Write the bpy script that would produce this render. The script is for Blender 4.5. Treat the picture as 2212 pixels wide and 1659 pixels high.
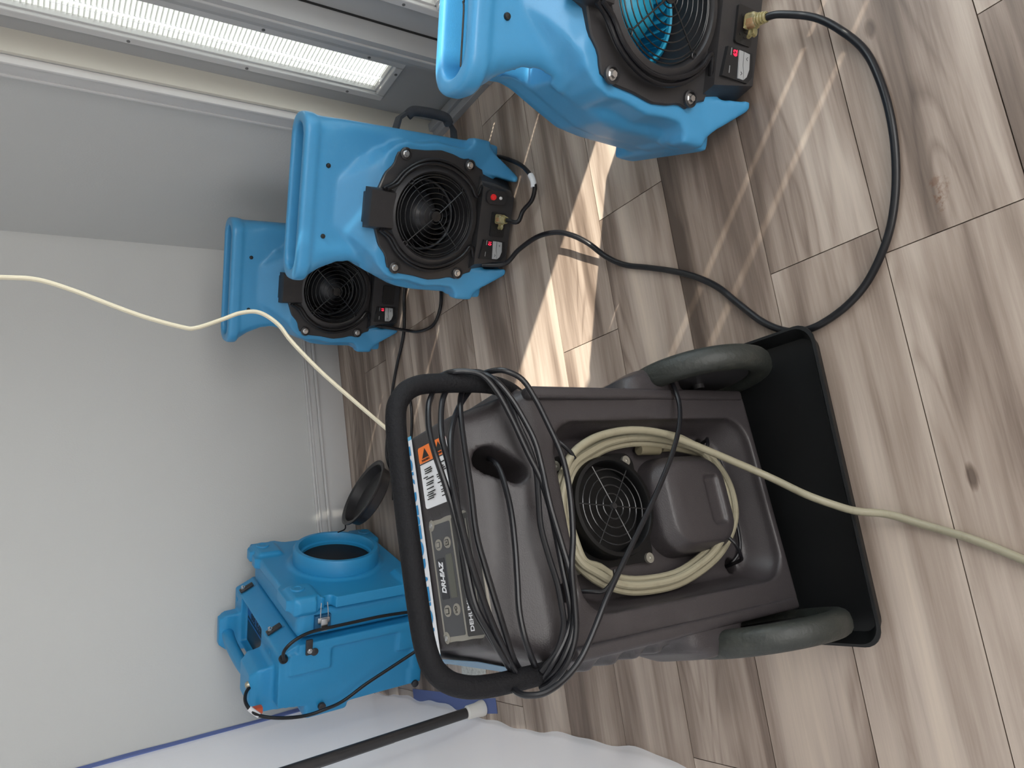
import bpy, bmesh, math, random
import numpy as np
from mathutils import Vector, Matrix
random.seed(7)
PI = math.pi
for o in list(bpy.data.objects): bpy.data.objects.remove(o)
scene = bpy.context.scene
COL = scene.collection

# ---------------------------------------------------------------- camera
CAM_H, FOC, PITCH, YAW, ROLL = 1.2, 1560.0, .60085, .22855, -.0132
_F = Vector((math.sin(YAW)*math.cos(PITCH), math.cos(YAW)*math.cos(PITCH), -math.sin(PITCH)))
_R0 = Vector((math.cos(YAW), -math.sin(YAW), 0)); _U0 = _R0.cross(_F)
_R = math.cos(ROLL)*_R0 + math.sin(ROLL)*_U0
_U = -math.sin(ROLL)*_R0 + math.cos(ROLL)*_U0
camd = bpy.data.cameras.new('camera'); cam = bpy.data.objects.new('camera', camd); COL.objects.link(cam)
# the phone is held upright, the picture is stored turned a quarter turn
M = Matrix((-_U, _R, -_F)).transposed().to_4x4(); M.translation = (0, 0, CAM_H)
cam.matrix_world = M
camd.sensor_width = 36; camd.lens = FOC/2212*36; camd.clip_start = .02
scene.camera = cam

# ---------------------------------------------------------------- world, sun, lights, exposure
scene.view_settings.view_transform = 'Standard'; scene.view_settings.look = 'None'
scene.view_settings.gamma = 1; scene.view_settings.use_curve_mapping = False
scene.view_settings.exposure = 1.15
w = bpy.data.worlds.new('sky'); scene.world = w; w.use_nodes = True
bg = w.node_tree.nodes['Background']; bg.inputs[0].default_value = (.86, .93, 1, 1); bg.inputs[1].default_value = 3.2
SUN_AZ, SUN_EL = math.radians(135.5), math.radians(45.5)
sd = bpy.data.lights.new('sun', 'SUN'); sd.energy = 5.0; sd.angle = .0093; sd.color = (1, .9, .78)
sun = bpy.data.objects.new('sun', sd); COL.objects.link(sun)
_sdir = Vector((math.cos(SUN_AZ)*math.cos(SUN_EL), math.sin(SUN_AZ)*math.cos(SUN_EL), -math.sin(SUN_EL)))
sun.rotation_euler = _sdir.to_track_quat('-Z', 'Y').to_euler(); sun.location = (4, -3, 5)
def area(name, loc, direction, sx, sy, e, col=(1, 1, 1)):
    d = bpy.data.lights.new(name, 'AREA'); d.shape = 'RECTANGLE'; d.size = sx; d.size_y = sy; d.energy = e; d.color = col
    o = bpy.data.objects.new(name, d); COL.objects.link(o); o.location = loc
    o.rotation_euler = Vector(direction).to_track_quat('-Z', 'Y').to_euler(); return o
# added rear fill for daylight from behind the photographer; no window is built
area('window_daylight', (.1, -2.9, 1.5), (.0, 1, -.12), 2.6, 1.7, 30, (1, .97, .93))
# added unseen fill before the solid right wall, grading the back wall's brightness
area('door_daylight', (1.28, -1.5, 1.25), (-1, .25, -.05), 1.9, 1.9, 34, (.97, .98, 1))
# added unseen fill on the left, shining through the plastic sheet to brighten it
area('side_room_daylight', (-3.1, .9, 1.5), (1, .1, -.1), 2.4, 1.8, 34, (.93, .96, 1))

# ---------------------------------------------------------------- point helpers (real planes in the room)
def ray(x, y): return FOC*_F + (829.5-y)*_R - (x-1106)*_U
def fl(x, y, z=0.0):
    d = ray(x, y); t = (z-CAM_H)/d.z; return Vector((0, 0, CAM_H)) + d*t
def atY(x, y, Y):
    d = ray(x, y); return Vector((0, 0, CAM_H)) + d*(Y/d.y)
def atX(x, y, X):
    d = ray(x, y); return Vector((0, 0, CAM_H)) + d*(X/d.x)
def frame_m(o, yaw, roll=0):
    return Matrix.Translation((o[0], o[1], 0)) @ Matrix.Rotation(math.radians(yaw), 4, 'Z') @ Matrix.Rotation(math.radians(roll), 4, 'Y')
def on(fr, x, y, D):           # a point of the photo on the plane at depth D of a thing, in the thing's own axes
    inv = fr.inverted(); c = inv @ Vector((0, 0, CAM_H)); d = inv.to_3x3() @ ray(x, y)
    return c + d*((D-c.y)/d.y)

# ---------------------------------------------------------------- materials
MATS = {}
def mat(name, col, rough=.5, metal=0, spec=.5, bump=None, var=None, emit=None, trans=0, coat=0):
    if name in MATS: return MATS[name]
    m = bpy.data.materials.new(name); m.use_nodes = True; nt = m.node_tree; b = nt.nodes['Principled BSDF']
    b.inputs['Base Color'].default_value = (*col, 1); b.inputs['Roughness'].default_value = rough
    b.inputs['Metallic'].default_value = metal; b.inputs['Specular IOR Level'].default_value = spec
    if coat: b.inputs['Coat Weight'].default_value = coat; b.inputs['Coat Roughness'].default_value = .2
    if trans: b.inputs['Transmission Weight'].default_value = trans
    tc = nt.nodes.new('ShaderNodeTexCoord')
    if var:     # (scale, amount, second colour): worn patches in the colour
        n = nt.nodes.new('ShaderNodeTexNoise'); n.inputs['Scale'].default_value = var[0]; n.inputs['Detail'].default_value = 6
        n.inputs['Roughness'].default_value = .7
        nt.links.new(tc.outputs['Object'], n.inputs['Vector'])
        r = nt.nodes.new('ShaderNodeValToRGB'); r.color_ramp.elements[0].position = var[3] if len(var) > 3 else .5; r.color_ramp.elements[1].position = (var[3] if len(var) > 3 else .5)+.22
        r.color_ramp.elements[0].color = (0, 0, 0, 1); r.color_ramp.elements[1].color = (var[1],)*3+(1,)
        nt.links.new(n.outputs['Fac'], r.inputs['Fac'])
        mx = nt.nodes.new('ShaderNodeMix'); mx.data_type = 'RGBA'; mx.inputs['A'].default_value = (*col, 1); mx.inputs['B'].default_value = (*var[2], 1)
        nt.links.new(r.outputs['Color'], mx.inputs['Factor']); nt.links.new(mx.outputs['Result'], b.inputs['Base Color'])
    if bump:    # (scale, strength)
        n2 = nt.nodes.new('ShaderNodeTexNoise'); n2.inputs['Scale'].default_value = bump[0]; n2.inputs['Detail'].default_value = 4
        nt.links.new(tc.outputs['Object'], n2.inputs['Vector'])
        bp = nt.nodes.new('ShaderNodeBump'); bp.inputs['Strength'].default_value = bump[1]; bp.inputs['Distance'].default_value = .002
        nt.links.new(n2.outputs['Fac'], bp.inputs['Height']); nt.links.new(bp.outputs['Normal'], b.inputs['Normal'])
    if emit:
        b.inputs['Emission Color'].default_value = (*emit[0], 1); b.inputs['Emission Strength'].default_value = emit[1]
    MATS[name] = m; return m
BLUE = mat('blue_plastic', (.055, .29, .55), .42, bump=(900, .12), var=(5, .35, (.12, .38, .62), .52), coat=.15)
BLUE2 = mat('scrubber_blue_plastic', (.020, .275, .56), .45, bump=(900, .12), var=(6, .3, (.06, .34, .62), .52), coat=.1)
BLACK = mat('black_plastic', (.030, .029, .031), .38, bump=(700, .1), var=(7, .5, (.06, .052, .048), .5))
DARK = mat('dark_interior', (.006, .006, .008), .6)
GRILL = mat('grille_wire', (.012, .012, .013), .3)
RUB = mat('cord_rubber', (.008, .008, .010), .34, spec=.4, var=(60, .2, (.04, .04, .04), .58))
BROWN = mat('brown_grey_plastic', (.040, .035, .037), .38, spec=.42, bump=(500, .22), var=(9, .5, (.066, .059, .060), .54))
FOAM = mat('foam_grip', (.006, .006, .0075), .72, spec=.25, bump=(260, .7), var=(22, .4, (.05, .05, .052), .66))
TYRE = mat('grey_tyre', (.020, .023, .020), .5, bump=(120, .6), var=(9, .5, (.075, .075, .06), .53))
STEEL = mat('steel', (.6, .6, .6), .3, metal=1)
CREAM = mat('cream_hose', (.28, .255, .18), .42, var=(40, .5, (.15, .125, .08), .54))
IVORY = mat('ivory_cable', (.72, .66, .50), .4)
WALLM = mat('wall_paint', (.60, .60, .585), .85, bump=(160, .25))
TRIMW = mat('white_trim_paint', (.62, .61, .60), .5)
DOORM = mat('door_paint', (.40, .40, .40), .5)
WHITE = mat('white_vinyl', (.8, .8, .82), .5)
LBLUE = mat('label_blue', (.015, .22, .48), .5)
SKYB = mat('banner_light_blue', (.10, .42, .68), .5)
ORANGE = mat('label_orange', (.9, .2, .03), .5)
INK = mat('black_ink', (.01, .01, .01), .5)
PANELG = mat('panel_grey', (.075, .075, .08), .45)
BEIGE = mat('panel_beige', (.30, .28, .24), .45)
LCD = mat('lcd_olive', (.11, .11, .09), .3)
BUTT = mat('grey_button', (.36, .37, .38), .5)
LED = mat('red_led', (.4, .0, .02), .5, emit=((1, .02, .06), .9))
REDB = mat('red_breaker', (.35, .02, .02), .35, emit=((1, .02, .02), .12))
PLUGM = mat('clear_yellow_plug', (.75, .68, .38), .12, trans=.75)
ORPL = mat('orange_plug', (.75, .13, .05), .3, trans=.2)
TRAYM = mat('tray_plastic', (.006, .0065, .007), .5, spec=.35, var=(8, .25, (.016, .018, .02), .58), bump=(40, .2))
TAPE = mat('painter_tape_blue', (.10, .14, .33), .7)
FABR = mat('grey_webbing', (.05, .055, .065), .9, bump=(400, .6))
def glass_mat():
    m = bpy.data.materials.new('window_glass'); m.use_nodes = True; nt = m.node_tree; nt.nodes.clear()
    o = nt.nodes.new('ShaderNodeOutputMaterial'); t = nt.nodes.new('ShaderNodeBsdfTransparent'); g = nt.nodes.new('ShaderNodeBsdfGlossy')
    g.inputs['Roughness'].default_value = .02; mx = nt.nodes.new('ShaderNodeMixShader'); mx.inputs[0].default_value = .06
    t.inputs[0].default_value = (.94, .96, .95, 1)
    nt.links.new(t.outputs[0], mx.inputs[1]); nt.links.new(g.outputs[0], mx.inputs[2]); nt.links.new(mx.outputs[0], o.inputs[0]); return m
GLASS = glass_mat()
def translucent(name, col, tcol, f, rough=.4, alpha=None):
    m = bpy.data.materials.new(name); m.use_nodes = True; nt = m.node_tree; nt.nodes.clear()
    o = nt.nodes.new('ShaderNodeOutputMaterial'); d = nt.nodes.new('ShaderNodeBsdfPrincipled'); d.inputs['Base Color'].default_value = (*col, 1)
    d.inputs['Roughness'].default_value = rough
    t = nt.nodes.new('ShaderNodeBsdfTranslucent'); t.inputs[0].default_value = (*tcol, 1); mx = nt.nodes.new('ShaderNodeMixShader'); mx.inputs[0].default_value = f
    nt.links.new(d.outputs[0], mx.inputs[1]); nt.links.new(t.outputs[0], mx.inputs[2]); out = mx
    if alpha:
        tr = nt.nodes.new('ShaderNodeBsdfTransparent'); m2 = nt.nodes.new('ShaderNodeMixShader'); m2.inputs[0].default_value = alpha
        nt.links.new(mx.outputs[0], m2.inputs[1]); nt.links.new(tr.outputs[0], m2.inputs[2]); out = m2
    nt.links.new(out.outputs[0], o.inputs[0]); return m
SLAT = translucent('blind_slat', (.62, .61, .58), (.50, .485, .44), .33)
SHEET = translucent('plastic_sheet', (.82, .82, .84), (.85, .86, .9), .3, .35, .06)

# ---------------------------------------------------------------- mesh helpers
def link(name, me, m, parent=None, smooth=True, angle=None):
    if m is not None:
        me.materials.clear()
        for q in (m if isinstance(m, (list, tuple)) else [m]): me.materials.append(q)
    o = bpy.data.objects.new(name, me); COL.objects.link(o)
    if parent is not None: o.parent = parent
    me.polygons.foreach_set('use_smooth', [smooth]*len(me.polygons))
    if smooth and angle is not None:
        me.set_sharp_from_angle(angle=math.radians(angle))
    return o
def obj(name, bm, m, parent=None, smooth=True, angle=35):
    me = bpy.data.meshes.new(name); bmesh.ops.recalc_face_normals(bm, faces=bm.faces); bm.to_mesh(me); bm.free()
    return link(name, me, m, parent, smooth, angle)
def box(bm, x0, x1, y0, y1, z0, z1, bev=0, seg=2, mi=0, mtx=None):
    r = bmesh.ops.create_cube(bm, size=1); vs = r['verts']
    for v in vs:
        v.co = Vector((x0+(v.co.x+.5)*(x1-x0), y0+(v.co.y+.5)*(y1-y0), z0+(v.co.z+.5)*(z1-z0)))
        if mtx is not None: v.co = mtx @ v.co
    fs = set(f for v in vs for f in v.link_faces)
    for f in fs: f.material_index = mi
    if bev:
        es = list(set(e for v in vs for e in v.link_edges))
        bmesh.ops.bevel(bm, geom=es, offset=bev, segments=seg, affect='EDGES', profile=.5)
def prism(bm, pts, y0, y1, axis='Y', mi=0):
    """closed outline (a,b) swept between y0 and y1 along an axis: Y -> (a=x,b=z), X -> (a=y,b=z), Z -> (a=x,b=y)"""
    def P(a, b, t): return {'Y': (a, t, b), 'X': (t, a, b), 'Z': (a, b, t)}[axis]
    A = [bm.verts.new(P(a, b, y0)) for a, b in pts]; B = [bm.verts.new(P(a, b, y1)) for a, b in pts]
    n = len(pts); fs = [bm.faces.new(A), bm.faces.new(B[::-1])]
    for i in range(n): fs.append(bm.faces.new((A[i], B[i], B[(i+1) % n], A[(i+1) % n])))
    for f in fs: f.material_index = mi
    return fs
def loft(bm, rings, cap=True, mi=0):
    R = [[bm.verts.new(p) for p in r] for r in rings]; n = len(R[0]); fs = []
    for a, b in zip(R, R[1:]):
        for i in range(n): fs.append(bm.faces.new((a[i], a[(i+1) % n], b[(i+1) % n], b[i])))
    if cap: fs.append(bm.faces.new(R[0][::-1])); fs.append(bm.faces.new(R[-1]))
    for f in fs: f.material_index = mi
def circ(cx, cz, r, n=32, a0=0, a1=2*PI, close=True):
    k = n if close else n+1
    return [(cx+r*math.cos(a0+(a1-a0)*i/n), cz+r*math.sin(a0+(a1-a0)*i/n)) for i in range(k)]
def lathe(bm, prof, c=(0, 0, 0), axis='Y', n=48, mi=0, closed=False, cap=True):
    """profile (radius, t) turned about an axis through c"""
    R = []
    for r, t in prof:
        ring = []
        for i in range(n):
            a = 2*PI*i/n; u, v = r*math.cos(a), r*math.sin(a)
            p = {'Y': (u, t, v), 'X': (t, u, v), 'Z': (u, v, t)}[axis]; ring.append(bm.verts.new(Vector(p)+Vector(c)))
        R.append(ring)
    pr = list(zip(R, R[1:]))
    if closed: pr.append((R[-1], R[0]))
    for a, b in pr:
        for i in range(n): bm.faces.new((a[i], a[(i+1) % n], b[(i+1) % n], b[i])).material_index = mi
    if not closed and cap:
        for q, rr in ((R[0], prof[0][0]), (R[-1], prof[-1][0])):
            if rr > 1e-6: bm.faces.new(q).material_index = mi
def smooth_path(pts, sub=6, closed=False):
    P = [Vector(p) for p in pts]; n = len(P); out = []
    if n < 3: return P
    rng = range(n if closed else n-1)
    for i in rng:
        p1, p2 = P[i], P[(i+1) % n]
        p0 = P[(i-1) % n] if (closed or i > 0) else p1*2-p2
        p3 = P[(i+2) % n] if (closed or i < n-2) else p2*2-p1
        for k in range(sub):
            t = k/sub; out.append(.5*((2*p1)+(p2-p0)*t+(2*p0-5*p1+4*p2-p3)*t*t+(3*p1-p0-3*p2+p3)*t**3))
    if not closed: out.append(P[-1])
    return out
def tube(bm, pts, r, n=10, sub=6, closed=False, mi=0, smooth=True, flat=1.0):
    P = smooth_path(pts, sub, closed) if smooth else [Vector(p) for p in pts]
    Q = [P[0]]
    for p in P[1:]:
        if (p-Q[-1]).length > 1e-5: Q.append(p)
    P = Q; N = len(P); T = []
    for i in range(N):
        a = P[(i-1) % N] if (closed or i > 0) else P[i]; b = P[(i+1) % N] if (closed or i < N-1) else P[i]
        T.append((b-a).normalized())
    up = Vector((0, 0, 1)) if abs(T[0].z) < .9 else Vector((1, 0, 0))
    u = T[0].cross(up).normalized(); rings = []
    for i in range(N):
        u = (u-T[i]*u.dot(T[i])).normalized(); v = T[i].cross(u)
        rr = r[min(len(r)-1, int(i*len(r)/N))] if isinstance(r, (list, tuple)) else r
        rings.append([bm.verts.new(P[i]+u*rr*math.cos(2*PI*k/n)+v*rr*flat*math.sin(2*PI*k/n)) for k in range(n)])
    pr = list(zip(rings, rings[1:]))
    if closed: pr.append((rings[-1], rings[0]))
    for a, b in pr:
        for k in range(n): bm.faces.new((a[k], a[(k+1) % n], b[(k+1) % n], b[k])).material_index = mi
    if not closed:
        bm.faces.new(rings[0][::-1]).material_index = mi; bm.faces.new(rings[-1]).material_index = mi
def cyl(bm, a, b, r, n=20, mi=0, r2=None):
    a, b = Vector(a), Vector(b); d = (b-a).normalized(); up = Vector((0, 0, 1)) if abs(d.z) < .9 else Vector((1, 0, 0))
    u = d.cross(up).normalized(); v = d.cross(u); r2 = r if r2 is None else r2
    loft(bm, [[a+u*r*math.cos(2*PI*k/n)+v*r*math.sin(2*PI*k/n) for k in range(n)], [b+u*r2*math.cos(2*PI*k/n)+v*r2*math.sin(2*PI*k/n) for k in range(n)]], mi=mi)
def rrect(x0, x1, z0, z1, r, n=6):
    out = []
    for cx, cz, a in ((x1-r, z1-r, 0), (x0+r, z1-r, PI/2), (x0+r, z0+r, PI), (x1-r, z0+r, 3*PI/2)):
        out += [(cx+r*math.cos(a+PI/2*i/n), cz+r*math.sin(a+PI/2*i/n)) for i in range(n+1)]
    return out
def moulded(name, solids, cutters, m, parent, voxel=.005, it=5, cut_sharp=False):
    """one rotomoulded shell: the solids fused, the cutters taken out, all edges rounded"""
    def raw(f, nm):
        bm = bmesh.new(); f(bm); bmesh.ops.recalc_face_normals(bm, faces=bm.faces)
        me = bpy.data.meshes.new(nm); bm.to_mesh(me); bm.free(); o = bpy.data.objects.new(nm, me); COL.objects.link(o); return o
    def ev(o):
        dg = bpy.context.evaluated_depsgraph_get(); dg.update(); return bpy.data.meshes.new_from_object(o.evaluated_get(dg))
    import array
    bm = bmesh.new()
    for f in solids:
        b2 = bmesh.new(); f(b2); bmesh.ops.recalc_face_normals(b2, faces=b2.faces); tm = bpy.data.meshes.new('t'); b2.to_mesh(tm); b2.free(); bm.from_mesh(tm); bpy.data.meshes.remove(tm)
    me = bpy.data.meshes.new('tmp'); bm.to_mesh(me); bm.free(); o = bpy.data.objects.new('tmp', me); COL.objects.link(o)
    def step(fn):
        old = o.data; fn(); new = ev(o); o.modifiers.clear()
        if len(new.vertices) > .3*len(old.vertices) or len(old.vertices) < 1500: o.data = new; return True
        print('moulded', name, 'step rejected', len(old.vertices), len(new.vertices)); return False
    def rm():
        md = o.modifiers.new('r', 'REMESH'); md.mode = 'VOXEL'; md.voxel_size = voxel
    step(rm)
    for s in cutters:
        q = raw(s, 'tmpC')
        def cut():
            b = o.modifiers.new('d', 'BOOLEAN'); b.operation = 'DIFFERENCE'; b.object = q; b.solver = 'EXACT'
        step(cut); bpy.data.objects.remove(q)
    step(rm)
    def sm():
        s = o.modifiers.new('s', 'SMOOTH'); s.factor = .5; s.iterations = it
    if it: step(sm)
    me = o.data; bpy.data.objects.remove(o)
    me.name = name
    return link(name, me, m, parent, True, None)
def text(name, s, size, m, parent, origin, right, up, extr=.0004, shear=0, align='CENTER', bold=0, sx=1.0):
    c = bpy.data.curves.new(name, 'FONT'); c.body = s; c.size = size; c.align_x = align; c.align_y = 'CENTER'; c.extrude = extr; c.shear = shear; c.offset = bold
    o = bpy.data.objects.new('tmpT', c); COL.objects.link(o); dg = bpy.context.evaluated_depsgraph_get(); dg.update()
    me = bpy.data.meshes.new_from_object(o.evaluated_get(dg)); bpy.data.objects.remove(o)
    r = Vector(right).normalized(); u = Vector(up).normalized(); n = r.cross(u)
    mt = Matrix((r*sx, u, n)).transposed().to_4x4(); mt.translation = origin
    me.transform(mt); me.name = name
    return link(name, me, m, parent, False)
def thing(name, label, cat, mtx=None, group=None):
    o = bpy.data.objects.new(name, None); COL.objects.link(o); o.empty_display_size = .05
    if mtx is not None: o.matrix_world = mtx
    o['label'] = label; o['category'] = cat
    if group: o['group'] = group
    return o
def tag(o, label, cat, group=None):
    o['label'] = label; o['category'] = cat
    if group: o['group'] = group
    return o
def struct(o): o['kind'] = 'structure'; return o

# ---------------------------------------------------------------- room: floor
XR, YB, XS = 1.31, 3.03, -.61          # door wall, back wall, plastic sheet
def floor():
    bm = bmesh.new(); tone = bm.faces.layers.float.new('tone'); shift = bm.faces.layers.float.new('shift')
    rnd = random.Random(11); P = .2175; y = .361-P*16; k = 0; L = 1.25
    while y < YB:
        off = rnd.uniform(0, L)
        if abs(y-.5785) < .02: off = (.395-(-6)) % L
        if abs(y-.361) < .02: off = (-.9+6) % L
        if abs(y-1.0135) < .02: off = (-.55+6) % L
        if abs(y-1.231) < .02: off = (.42+6) % L
        x = -6+off-L
        while x < XR+.05:
            x0, x1 = max(x, -6), min(x+L, XR+.08)
            y1 = min(y+P, YB+.05)
            if x1 > x0:
                g = .0009; vs = [bm.verts.new(p) for p in ((x0+g, y+g, 0), (x1-g, y+g, 0), (x1-g, y1-g, 0), (x0+g, y1-g, 0))]
                lo = [bm.verts.new((v.co.x, v.co.y, -.006)) for v in vs]
                f = bm.faces.new(vs); f[tone] = rnd.random(); f[shift] = rnd.uniform(0, 50)
                for i in range(4):
                    q = bm.faces.new((vs[i], lo[i], lo[(i+1) % 4], vs[(i+1) % 4])); q[tone] = 0; q[shift] = f[shift]
            x += L
        y += P; k += 1
    v = [bm.verts.new(p) for p in ((-6, -3.2, -.006), (XR+.08, -3.2, -.006), (XR+.08, YB+.05, -.006), (-6, YB+.05, -.006))]
    f = bm.faces.new(v); f.material_index = 1
    me = bpy.data.meshes.new('floor'); bm.to_mesh(me); bm.free()
    m = bpy.data.materials.new('vinyl_plank'); m.use_nodes = True; nt = m.node_tree; N = nt.nodes; Lk = nt.links.new; b = N['Principled BSDF']
    geo = N.new('ShaderNodeNewGeometry'); at = N.new('ShaderNodeAttribute'); at.attribute_name = 'shift'; tn = N.new('ShaderNodeAttribute'); tn.attribute_name = 'tone'
    sep = N.new('ShaderNodeSeparateXYZ'); Lk(geo.outputs['Position'], sep.inputs[0])
    def math_(op, a, bb, c=None):
        n = N.new('ShaderNodeMath'); n.operation = op
        for i, q in enumerate((a, bb, c)):
            if q is None: continue
            if isinstance(q, (int, float)): n.inputs[i].default_value = q
            else: Lk(q, n.inputs[i])
        return n.outputs[0]
    def vec(sx, sy):
        c = N.new('ShaderNodeCombineXYZ'); Lk(math_('MULTIPLY', sep.outputs['X'], sx), c.inputs[0]); Lk(math_('MULTIPLY', sep.outputs['Y'], sy), c.inputs[1]); Lk(at.outputs['Fac'], c.inputs[2]); return c.outputs[0]
    def noise(v, sc, det, rough=.55, dist=0):
        n = N.new('ShaderNodeTexNoise'); n.inputs['Scale'].default_value = sc; n.inputs['Detail'].default_value = det; n.inputs['Roughness'].default_value = rough; n.inputs['Distortion'].default_value = dist
        Lk(v, n.inputs['Vector']); return n.outputs['Fac']
    broad = noise(vec(.9, 9), 1.3, 3, .55, .35)              # broad light and dark streaks
    fine = noise(vec(3, 95), 1.6, 8, .7, .2)                 # fine pores
    warp = noise(vec(1.1, 6.5), 1.0, 1.5, .4, .25)             # cathedral rings
    rings = math_('FRACT', math_('MULTIPLY', warp, 17), 0)
    rings = math_('ABSOLUTE', math_('SUBTRACT', rings, .5), 0)
    rmask = N.new('ShaderNodeMapRange'); rmask.inputs['From Min'].default_value = .54; rmask.inputs['From Max'].default_value = .66; Lk(noise(vec(.7, 4.5), 1.2, 1), rmask.inputs['Value'])
    line = N.new('ShaderNodeMapRange'); line.inputs['From Min'].default_value = .0; line.inputs['From Max'].default_value = .22; line.inputs['To Min'].default_value = 1; line.inputs['To Max'].default_value = 0; Lk(rings, line.inputs['Value'])
    linem = math_('MULTIPLY', math_('MULTIPLY', line.outputs[0], rmask.outputs[0]), .16)
    v = math_('ADD', math_('MULTIPLY', math_('SUBTRACT', broad, .5), 1.75), math_('MULTIPLY', math_('SUBTRACT', fine, .5), .42))
    v = math_('ADD', v, math_('MULTIPLY', math_('SUBTRACT', tn.outputs['Fac'], .5), .34))
    v = math_('SUBTRACT', math_('ADD', v, .5), linem)
    # knots and the rusty scrape by the cord: marks on the boards
    def spot(cx, cy, rx, ry, amp):
        dx = math_('DIVIDE', math_('SUBTRACT', sep.outputs['X'], cx), rx); dy = math_('DIVIDE', math_('SUBTRACT', sep.outputs['Y'], cy), ry)
        d = math_('SQRT', math_('ADD', math_('MULTIPLY', dx, dx), math_('MULTIPLY', dy, dy)), 0)
        mr = N.new('ShaderNodeMapRange'); mr.inputs['From Min'].default_value = .55; mr.inputs['From Max'].default_value = 1.15; mr.inputs['To Min'].default_value = amp; mr.inputs['To Max'].default_value = 0
        Lk(math_('ADD', d, math_('MULTIPLY', math_('SUBTRACT', fine, .5), .8)), mr.inputs['Value']); return mr.outputs[0]
    for a in ((-.03, .534, .022, .009, .45), (.729, .511, .018, .010, .25), (.06, .30, .02, .01, .2)):
        v = math_('SUBTRACT', v, spot(*a))
    ramp = N.new('ShaderNodeValToRGB'); Lk(v, ramp.inputs['Fac']); cr = ramp.color_ramp
    cr.elements[0].position = 0; cr.elements[0].color = (.088, .062, .047, 1); cr.elements[1].position = 1; cr.elements[1].color = (.60, .50, .41, 1)
    for p, c in ((.3, (.21, .157, .125)), (.5, (.345, .272, .224)), (.7, (.46, .38, .32))):
        e = cr.elements.new(p); e.color = (*c, 1)
    stain = noise(vec(60, 60), 1, 5, .7)
    sm = math_('ADD', spot(.397, .478, .020, .012, .9), spot(.425, .47, .02, .02, .45))
    smm = N.new('ShaderNodeMapRange'); smm.inputs['From Min'].default_value = .47; smm.inputs['From Max'].default_value = .6; Lk(stain, smm.inputs['Value'])
    mx = N.new('ShaderNodeMix'); mx.data_type = 'RGBA'; Lk(math_('MULTIPLY', sm, smm.outputs[0]), mx.inputs['Factor']); Lk(ramp.outputs['Color'], mx.inputs['A']); mx.inputs['B'].default_value = (.13, .045, .012, 1)
    Lk(mx.outputs['Result'], b.inputs['Base Color']); b.inputs['Roughness'].default_value = .5
    bp = N.new('ShaderNodeBump'); bp.inputs['Strength'].default_value = .25; bp.inputs['Distance'].default_value = .001; Lk(fine, bp.inputs['Height']); Lk(bp.outputs[0], b.inputs['Normal'])
    return struct(link('floor', me, [m, mat('plank_joint', (.03, .022, .018), .8)], None, False))
floor()

# ---------------------------------------------------------------- room: walls
bm = bmesh.new(); box(bm, -3.4, XR+.16, YB, YB+.1, 0, 2.6); struct(obj('wall_back', bm, WALLM, None, False))
bm = bmesh.new(); box(bm, -3.4, XR+.16, -3.2, 3.13, 2.6, 2.7); struct(obj('ceiling', bm, WALLM, None, False))
bm = bmesh.new(); box(bm, -3.5, -3.4, -3.2, 3.13, 0, 2.6); struct(obj('wall_left', bm, WALLM, None, False))
bm = bmesh.new(); box(bm, -3.5, XR+.16, -3.3, -3.2, 0, 2.6); struct(obj('wall_front', bm, WALLM, None, False))
# right wall: solid part by the corner, then a row of narrow glazed doors with posts between
DX = 1.375                              # plane of the door leaves
units = [(1.605, 1.935, (1.697, 1.843), [1.79]), (.93, 1.55, (1.04, 1.435), [1.396, 1.095]), (.16, .875, (.31, .73), None), (-.22, .11, (-.15, .06), [.02, -.10])]
bm = bmesh.new(); box(bm, XR, XR+.16, 1.935, 3.13, 0, 2.6)
box(bm, XR, XR+.16, -3.2, -.22, 0, 2.6); box(bm, XR, XR+.16, -.22, 1.935, 2.25, 2.6)
struct(obj('wall_right', bm, WALLM, None, False))
# posts (mullions) between the units
n = 1
for (a, b_) in ((1.55, 1.605), (.875, .93), (.11, .16)):
    bm = bmesh.new(); box(bm, XR, XR+.12, a, b_, 0, 2.25); box(bm, XR-.006, XR+.004, a+.018, b_-.014, 0, 2.25, .003)
    struct(obj('trim_%d' % n, bm, DOORM if a > 1 else TRIMW, None, False)); n += 1
# casing round the first door: outer band, raised inner bead
bm = bmesh.new(); box(bm, XR-.016, XR, 1.945, 2.015, 0, 2.32, .002); box(bm, XR-.024, XR, 1.938, 1.951, 0, 2.26, .004); box(bm, XR-.02, XR, 2.0, 2.012, 0, 2.32, .003)
struct(obj('trim_4', bm, TRIMW, None, True, 30))
bm = bmesh.new(); box(bm, XR-.001, XR+.10, 1.925, 1.9352, 0, 2.25); struct(obj('trim_5', bm, mat('jamb_cream', (.60, .57, .50), .5), None, False))
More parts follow.
